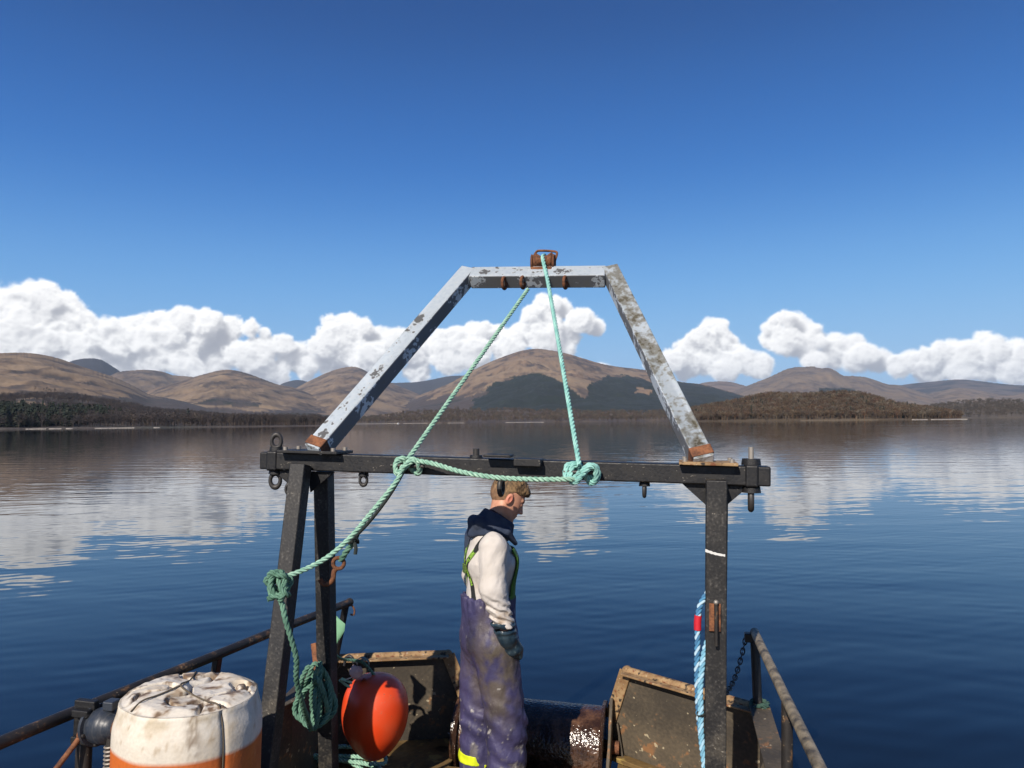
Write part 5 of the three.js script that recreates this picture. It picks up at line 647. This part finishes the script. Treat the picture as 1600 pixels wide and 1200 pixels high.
  // navy hood and collar
  const hoodSdf = (x, y, z) => { let d = Math.abs(cap(x, y, z, [.04, 1.605, 0], [-.005, 1.52, 0], .080, .104, 1.05)) - .014; d = smax(d, (y - .45 * 0 - 1.632 + .62 * (x + .0)), .012); d = smax(d, 1.505 + .35 * Math.abs(z) * .3 - y - .5 * (x > 0 ? x * .5 : 0), .012); const roll = cap(x, y, z, [-.095, 1.585, .05], [-.095, 1.585, -.05], .030, .030); const roll2 = cap(x, y, z, [-.088, 1.575, .06], [.05, 1.535, .105], .028, .022), roll3 = cap(x, y, z, [-.088, 1.575, -.06], [.05, 1.535, -.105], .028, .022), flap = cap(x, y, z, [.05, 1.53, .10], [.105, 1.465, .075], .022, .014), flap2 = cap(x, y, z, [.05, 1.53, -.10], [.105, 1.465, -.075], .022, .014); d = smin(d, roll, .02); d = smin(smin(d, roll2, .02), roll3, .02); d = smin(smin(d, flap, .02), flap2, .02); const drape = cap(x, y, z, [-.10, 1.57, 0], [-.12, 1.52, 0], .03, .022, 1.6); d = smin(d, drape, .03); return d + .004 * fbm(x * 22, y * 22, z * 22, 3); };
  put('hood', netMesh(hoodSdf, [-.22, 1.38, -.22], [.2, 1.70, .22], .006, (x, y, z) => { const n = fbm(x * 20, y * 20, z * 20, 3); return mix3([.022, .034, .065], [.04, .052, .082], smooth(-.3, .5, n)); }), new THREE.MeshStandardMaterial({ vertexColors: true, roughness: .9 }), 'navy hood folded at the neck');
  put('neck_warmer', netMesh((x, y, z) => { let d = Math.abs(cap(x, y, z, [.052, 1.615, 0], [.02, 1.53, 0], .064, .075)) - .008; d = smax(d, y - 1.642 + .72 * x, .006); return d + .002 * fbm(x * 40, y * 40, z * 40, 2); }, [-.09, 1.48, -.12], [.17, 1.69, .12], .006, () => [.05, .02, .016]), new THREE.MeshStandardMaterial({ vertexColors: true, roughness: .9 }), 'dark maroon collar inside the hood');
  // bib overalls: baggy legs, gathered waist, bib up the chest
  const waistY = 1.188, pants = (x, y, z) => { let d = cap(x, y, z, [-.028, 1.2, 0], [-.022, .96, 0], .142, .147, 1.22); for (const L of legs) { d = smin(d, cap(x, y, z, L.hip, L.knee, .12, .104), .06); d = smin(d, cap(x, y, z, L.knee, [L.ankle[0], .06, L.ankle[2]], .104, .104), .03); }
    const a = Math.atan2(z, x), gather = smooth(waistY - .11, waistY, y) * -.0045 * Math.sin(a * 26 + 8 * noise3(x * 7, y * 3, z * 7)); d += gather + .011 * fbm(x * 8, y * 4, z * 8, 3) + .006 * fbm(x * 22, y * 14, z * 22, 3); const kneeF = Math.sin((y * 1.0 + .55 * x) * 58 + 5 * noise3(x * 7, y * 4, z * 7)) * smooth(.3, .05, Math.abs(y - .48)); d += .006 * kneeF; return d; };
  const pantsSdf = (x, y, z) => { let d = pants(x, y, z); const top = waistY + .005 * Math.sin(Math.atan2(z, x) * 17 + 2 * noise3(x * 12, 0, z * 12)) + .012 * noise3(x * 9, 3, z * 9); d = smax(d, y - top, .006); const shell = Math.abs(shirtTorso(x, y, z) - .012) - .006, bib = Math.max(shell, Math.abs(z) - .135 - .1 * smooth(1.2, 1.0, y), .055 - x - (y < 1.2 ? (1.2 - y) : 0), y - 1.44, waistY - .06 - y); d = Math.min(d, bib); return Math.max(d, .075 - y); };
  const pantsCol = (x, y, z) => { const n = fbm(x * 5, y * 4, z * 5, 4), m = fbm(x * 13 + 4, y * 11, z * 13, 4), f = fbm(x * 50, y * 50, z * 50, 3); if (x > .05 && y > waistY - .005) return y < 1.12 ? [.05, .05, .12] : mix3([.055, .14, .012], [.09, .20, .02], smooth(-.3, .4, n));
    let k = mix3([.034, .031, .09], [.058, .052, .13], smooth(-.4, .4, n + f * .2)); k = mix3(k, [.018, .019, .04], smooth(.1, .5, -n + m * .5) * .7);
    const hipMud = smooth(.24, .08, Math.hypot((x + .03) * 1.4, (y - .87) * .55)) * smooth(-.35, .3, m + .15); k = mix3(k, [.12, .096, .058], hipMud * .75); const cl = smooth(.16, .36, m * .8 + f * .35 + smooth(.75, .3, y) * .22 - .12); k = mix3(k, [.16, .145, .13], cl * .7); const wh = smooth(.42, .56, m * .7 + f * .6 + smooth(.68, .5, y) * smooth(.3, .5, y) * .16 + smooth(0, .12, x) * .1); k = mix3(k, [.42, .40, .37], wh * .8);
    const br = smooth(.25, .45, n) * smooth(.5, .35, y); return mix3(k, [.05, .045, .26], br * .8); };
  const oil = surface(256, .25, (u, v) => { const n = fbmT(u, v, 6, 4, 7), f = fbmT(u, v, 30, 3, 8), k = .92 + .16 * f; return { c: [k, k, k], h: .5 + .3 * n + .3 * f, r: .6 + .25 * n }; }, { bump: .002, more: { vertexColors: true } });
  put('overalls', netMesh(pantsSdf, [-.26, .04, -.3], [.24, 1.47, .3], .0075, pantsCol), oil, 'navy bib overalls caked with dry mud');
  // reflective bands round the legs
  const lime = new THREE.MeshStandardMaterial({ color: new THREE.Color().setRGB(.62, .72, .02), roughness: .5 });
  legs.forEach((L, i) => { const y0 = i ? .305 : .262; put('reflective_band', netMesh((x, y, z) => Math.max(pants(x, y, z) - .004, Math.abs(y - y0) - .026, i ? z + .002 : -z + .002), [-.24, y0 - .05, -.26], [.22, y0 + .05, .26], .008), lime, 'lime yellow reflective band'); });
  // boots
  legs.forEach((L) => put('boot', netMesh((x, y, z) => { let d = cap(x, y, z, [L.ankle[0], .2, L.ankle[2]], [L.ankle[0], .08, L.ankle[2]], .058, .055); d = smin(d, cap(x, y, z, [L.ankle[0] - .02, .045, L.ankle[2]], [L.ankle[0] + .17, .04, L.ankle[2]], .046, .042, 1), .03); return Math.max(d, .002 - y); }, [L.ankle[0] - .12, -.02, L.ankle[2] - .1], [L.ankle[0] + .26, .27, L.ankle[2] + .1], .01), new THREE.MeshStandardMaterial({ color: new THREE.Color().setRGB(.02, .022, .024), roughness: .5 })));
  // braces: laid over the shirt
  const onShirt = (x, y, z, out) => { for (let i = 0; i < 24; i++) { const d = shirtSdf(x, y, z) - out; const e = .002, a = shirtSdf(x + e, y, z) - shirtSdf(x - e, y, z), b = shirtSdf(x, y + e, z) - shirtSdf(x, y - e, z), c = shirtSdf(x, y, z + e) - shirtSdf(x, y, z - e), l = Math.hypot(a, b, c) || 1; x -= d * a / l * .8; y -= d * b / l * .8; z -= d * c / l * .8; } return V(x, y, z); };
  const braceMat = surface([512, 64], [.4, .036], (u, v) => { const e = Math.min(v, 1 - v), g0 = Math.floor(u * 6) % 3 === 0, blk = Math.floor(u * 4), txt = blk % 2 === 0 && v > .24 && v < .76 && ((Math.floor(u * 40) * 7919) % 5 > 0) && (noise3(u * 90, v * 5, 2) > -.12); const c = (e < .12 && g0) || txt ? [.30, .56, .05] : [.016, .017, .016]; return { c, h: .5, r: .7 }; }, { bump: .0005 });
  const brace = (pts, w = .034) => { const cu = new THREE.CatmullRomCurve3(pts.map(([x, y, z]) => onShirt(x, y, z, .006))), n = 60, L = cu.getLength(), pos = [], uv = [], idx = []; for (let i = 0; i <= n; i++) { const p0 = cu.getPointAt(i / n), T = cu.getTangentAt(i / n), e = .004, N = V(shirtTorso(p0.x + e, p0.y, p0.z) - shirtTorso(p0.x - e, p0.y, p0.z), shirtTorso(p0.x, p0.y + e, p0.z) - shirtTorso(p0.x, p0.y - e, p0.z), shirtTorso(p0.x, p0.y, p0.z + e) - shirtTorso(p0.x, p0.y, p0.z - e)).normalize(), S = T.clone().cross(N).normalize(); for (const k of [-1, 0, 1]) { const q = p0.clone().addScaledVector(S, k * w / 2), r = onShirt(q.x, q.y, q.z, .006); pos.push(r.x, r.y, r.z); uv.push(L * i / n, (k + 1) / 2 * .036); } if (i) for (const k of [0, 1]) { const o = (i - 1) * 3 + k; idx.push(o, o + 1, o + 3, o + 1, o + 4, o + 3); } } const g = new THREE.BufferGeometry(); g.setAttribute('position', new THREE.Float32BufferAttribute(pos, 3)); g.setAttribute('uv', new THREE.Float32BufferAttribute(uv, 2)); g.setIndex(idx); g.computeVertexNormals(); return g; };
  const bm = braceMat; bm.side = THREE.DoubleSide;
  put('brace', brace([[.03, 1.53, .125], [-.04, 1.535, .12], [-.10, 1.48, .10], [-.135, 1.41, .06], [-.15, 1.34, .01]]), bm, 'black brace with lime edges'); put('brace', brace([[.03, 1.52, -.115], [-.05, 1.52, -.10], [-.11, 1.46, -.07], [-.145, 1.40, -.03], [-.155, 1.34, .0]]), bm);
  put('brace', brace([[-.155, 1.34, .015], [-.155, 1.27, .055], [-.15, 1.20, .085], [-.145, 1.12, .10]]), bm); put('brace', brace([[-.155, 1.34, -.004], [-.155, 1.27, -.035], [-.15, 1.20, -.062], [-.145, 1.12, -.08]]), bm);
  { const b = onShirt(-.16, 1.335, 0, .012); put('brace_patch', new RoundedBoxGeometry(.012, .05, .05, 2, .004).translate(b.x, b.y, b.z), bm); }
  // rubber gauntlets: cuff, palm, four curled fingers and a thumb
  const gloveCol = (x, y, z) => { const n = fbm(x * 26, y * 26, z * 26, 3), f = fbm(x * 70, y * 70, z * 70, 2); let k = mix3([.012, .028, .045], [.03, .055, .075], smooth(-.3, .5, n)); return mix3(k, [.16, .2, .2], smooth(.35, .55, f + n * .4) * .6); };
  const gloveMat = new THREE.MeshPhysicalMaterial({ vertexColors: true, roughness: .32 });
  arms.forEach((A, i) => { const s = i ? -1 : 1, w = A.wr, dx = A.tip[0] - w[0], dy = A.tip[1] - w[1], P = (t, u, v) => [w[0] + dx * t + u, w[1] + dy * t - u * .2, w[2] + (A.tip[2] - w[2]) * t + v];   // t along the hand, u forwards, v outwards
    const sdf = (x, y, z) => { let d = Math.abs(cap(x, y, z, [w[0] - .012, w[1] + .03, w[2]], P(.42, .0, 0), .058, .046)) - .004; d = smax(d, y - (w[1] + .022), .004); d = smin(d, cap(x, y, z, P(.3, 0, 0), P(.5, .002, 0), .042, .036), .02); d += .004 * Math.sin(y * 150 + 3 * noise3(x * 20, y * 20, z * 20)) * smooth(w[1] - .07, w[1] - .02, y); d = smin(d, cap(x, y, z, P(.55, .008, 0), P(.82, .016, 0), .038, .038, .72), .02);
      for (let k = 0; k < 4; k++) { const u = .043 - .023 * k, b = P(.86, u, 0), l = [.95, 1.06, 1, .82][k], m = P(1.06, u + .004, -.012 * s), e = P(1.06 + .10 * l, u + .002, -.036 * s), tip = P(1.0 + .10 * l, u, -.054 * s); let q = cap(x, y, z, b, m, .0145, .0135); q = Math.min(q, cap(x, y, z, m, e, .0135, .0125)); q = Math.min(q, cap(x, y, z, e, tip, .0125, .0115)); d = smin(d, q, .008); }
      const tb = P(.55, .038, .0), tm = P(.78, .062, -.012 * s), tt = P(.98, .058, -.026 * s); d = smin(d, Math.min(cap(x, y, z, tb, tm, .019, .0155), cap(x, y, z, tm, tt, .0155, .0125)), .012); return d; };
    put('glove', netMesh(sdf, [w[0] - .12, w[1] - .25, w[2] - .13], [w[0] + .17, w[1] + .07, w[2] + .13], .0048, gloveCol), gloveMat, 'dark blue rubber gauntlet'); });
}
renderer.render(scene, camera);
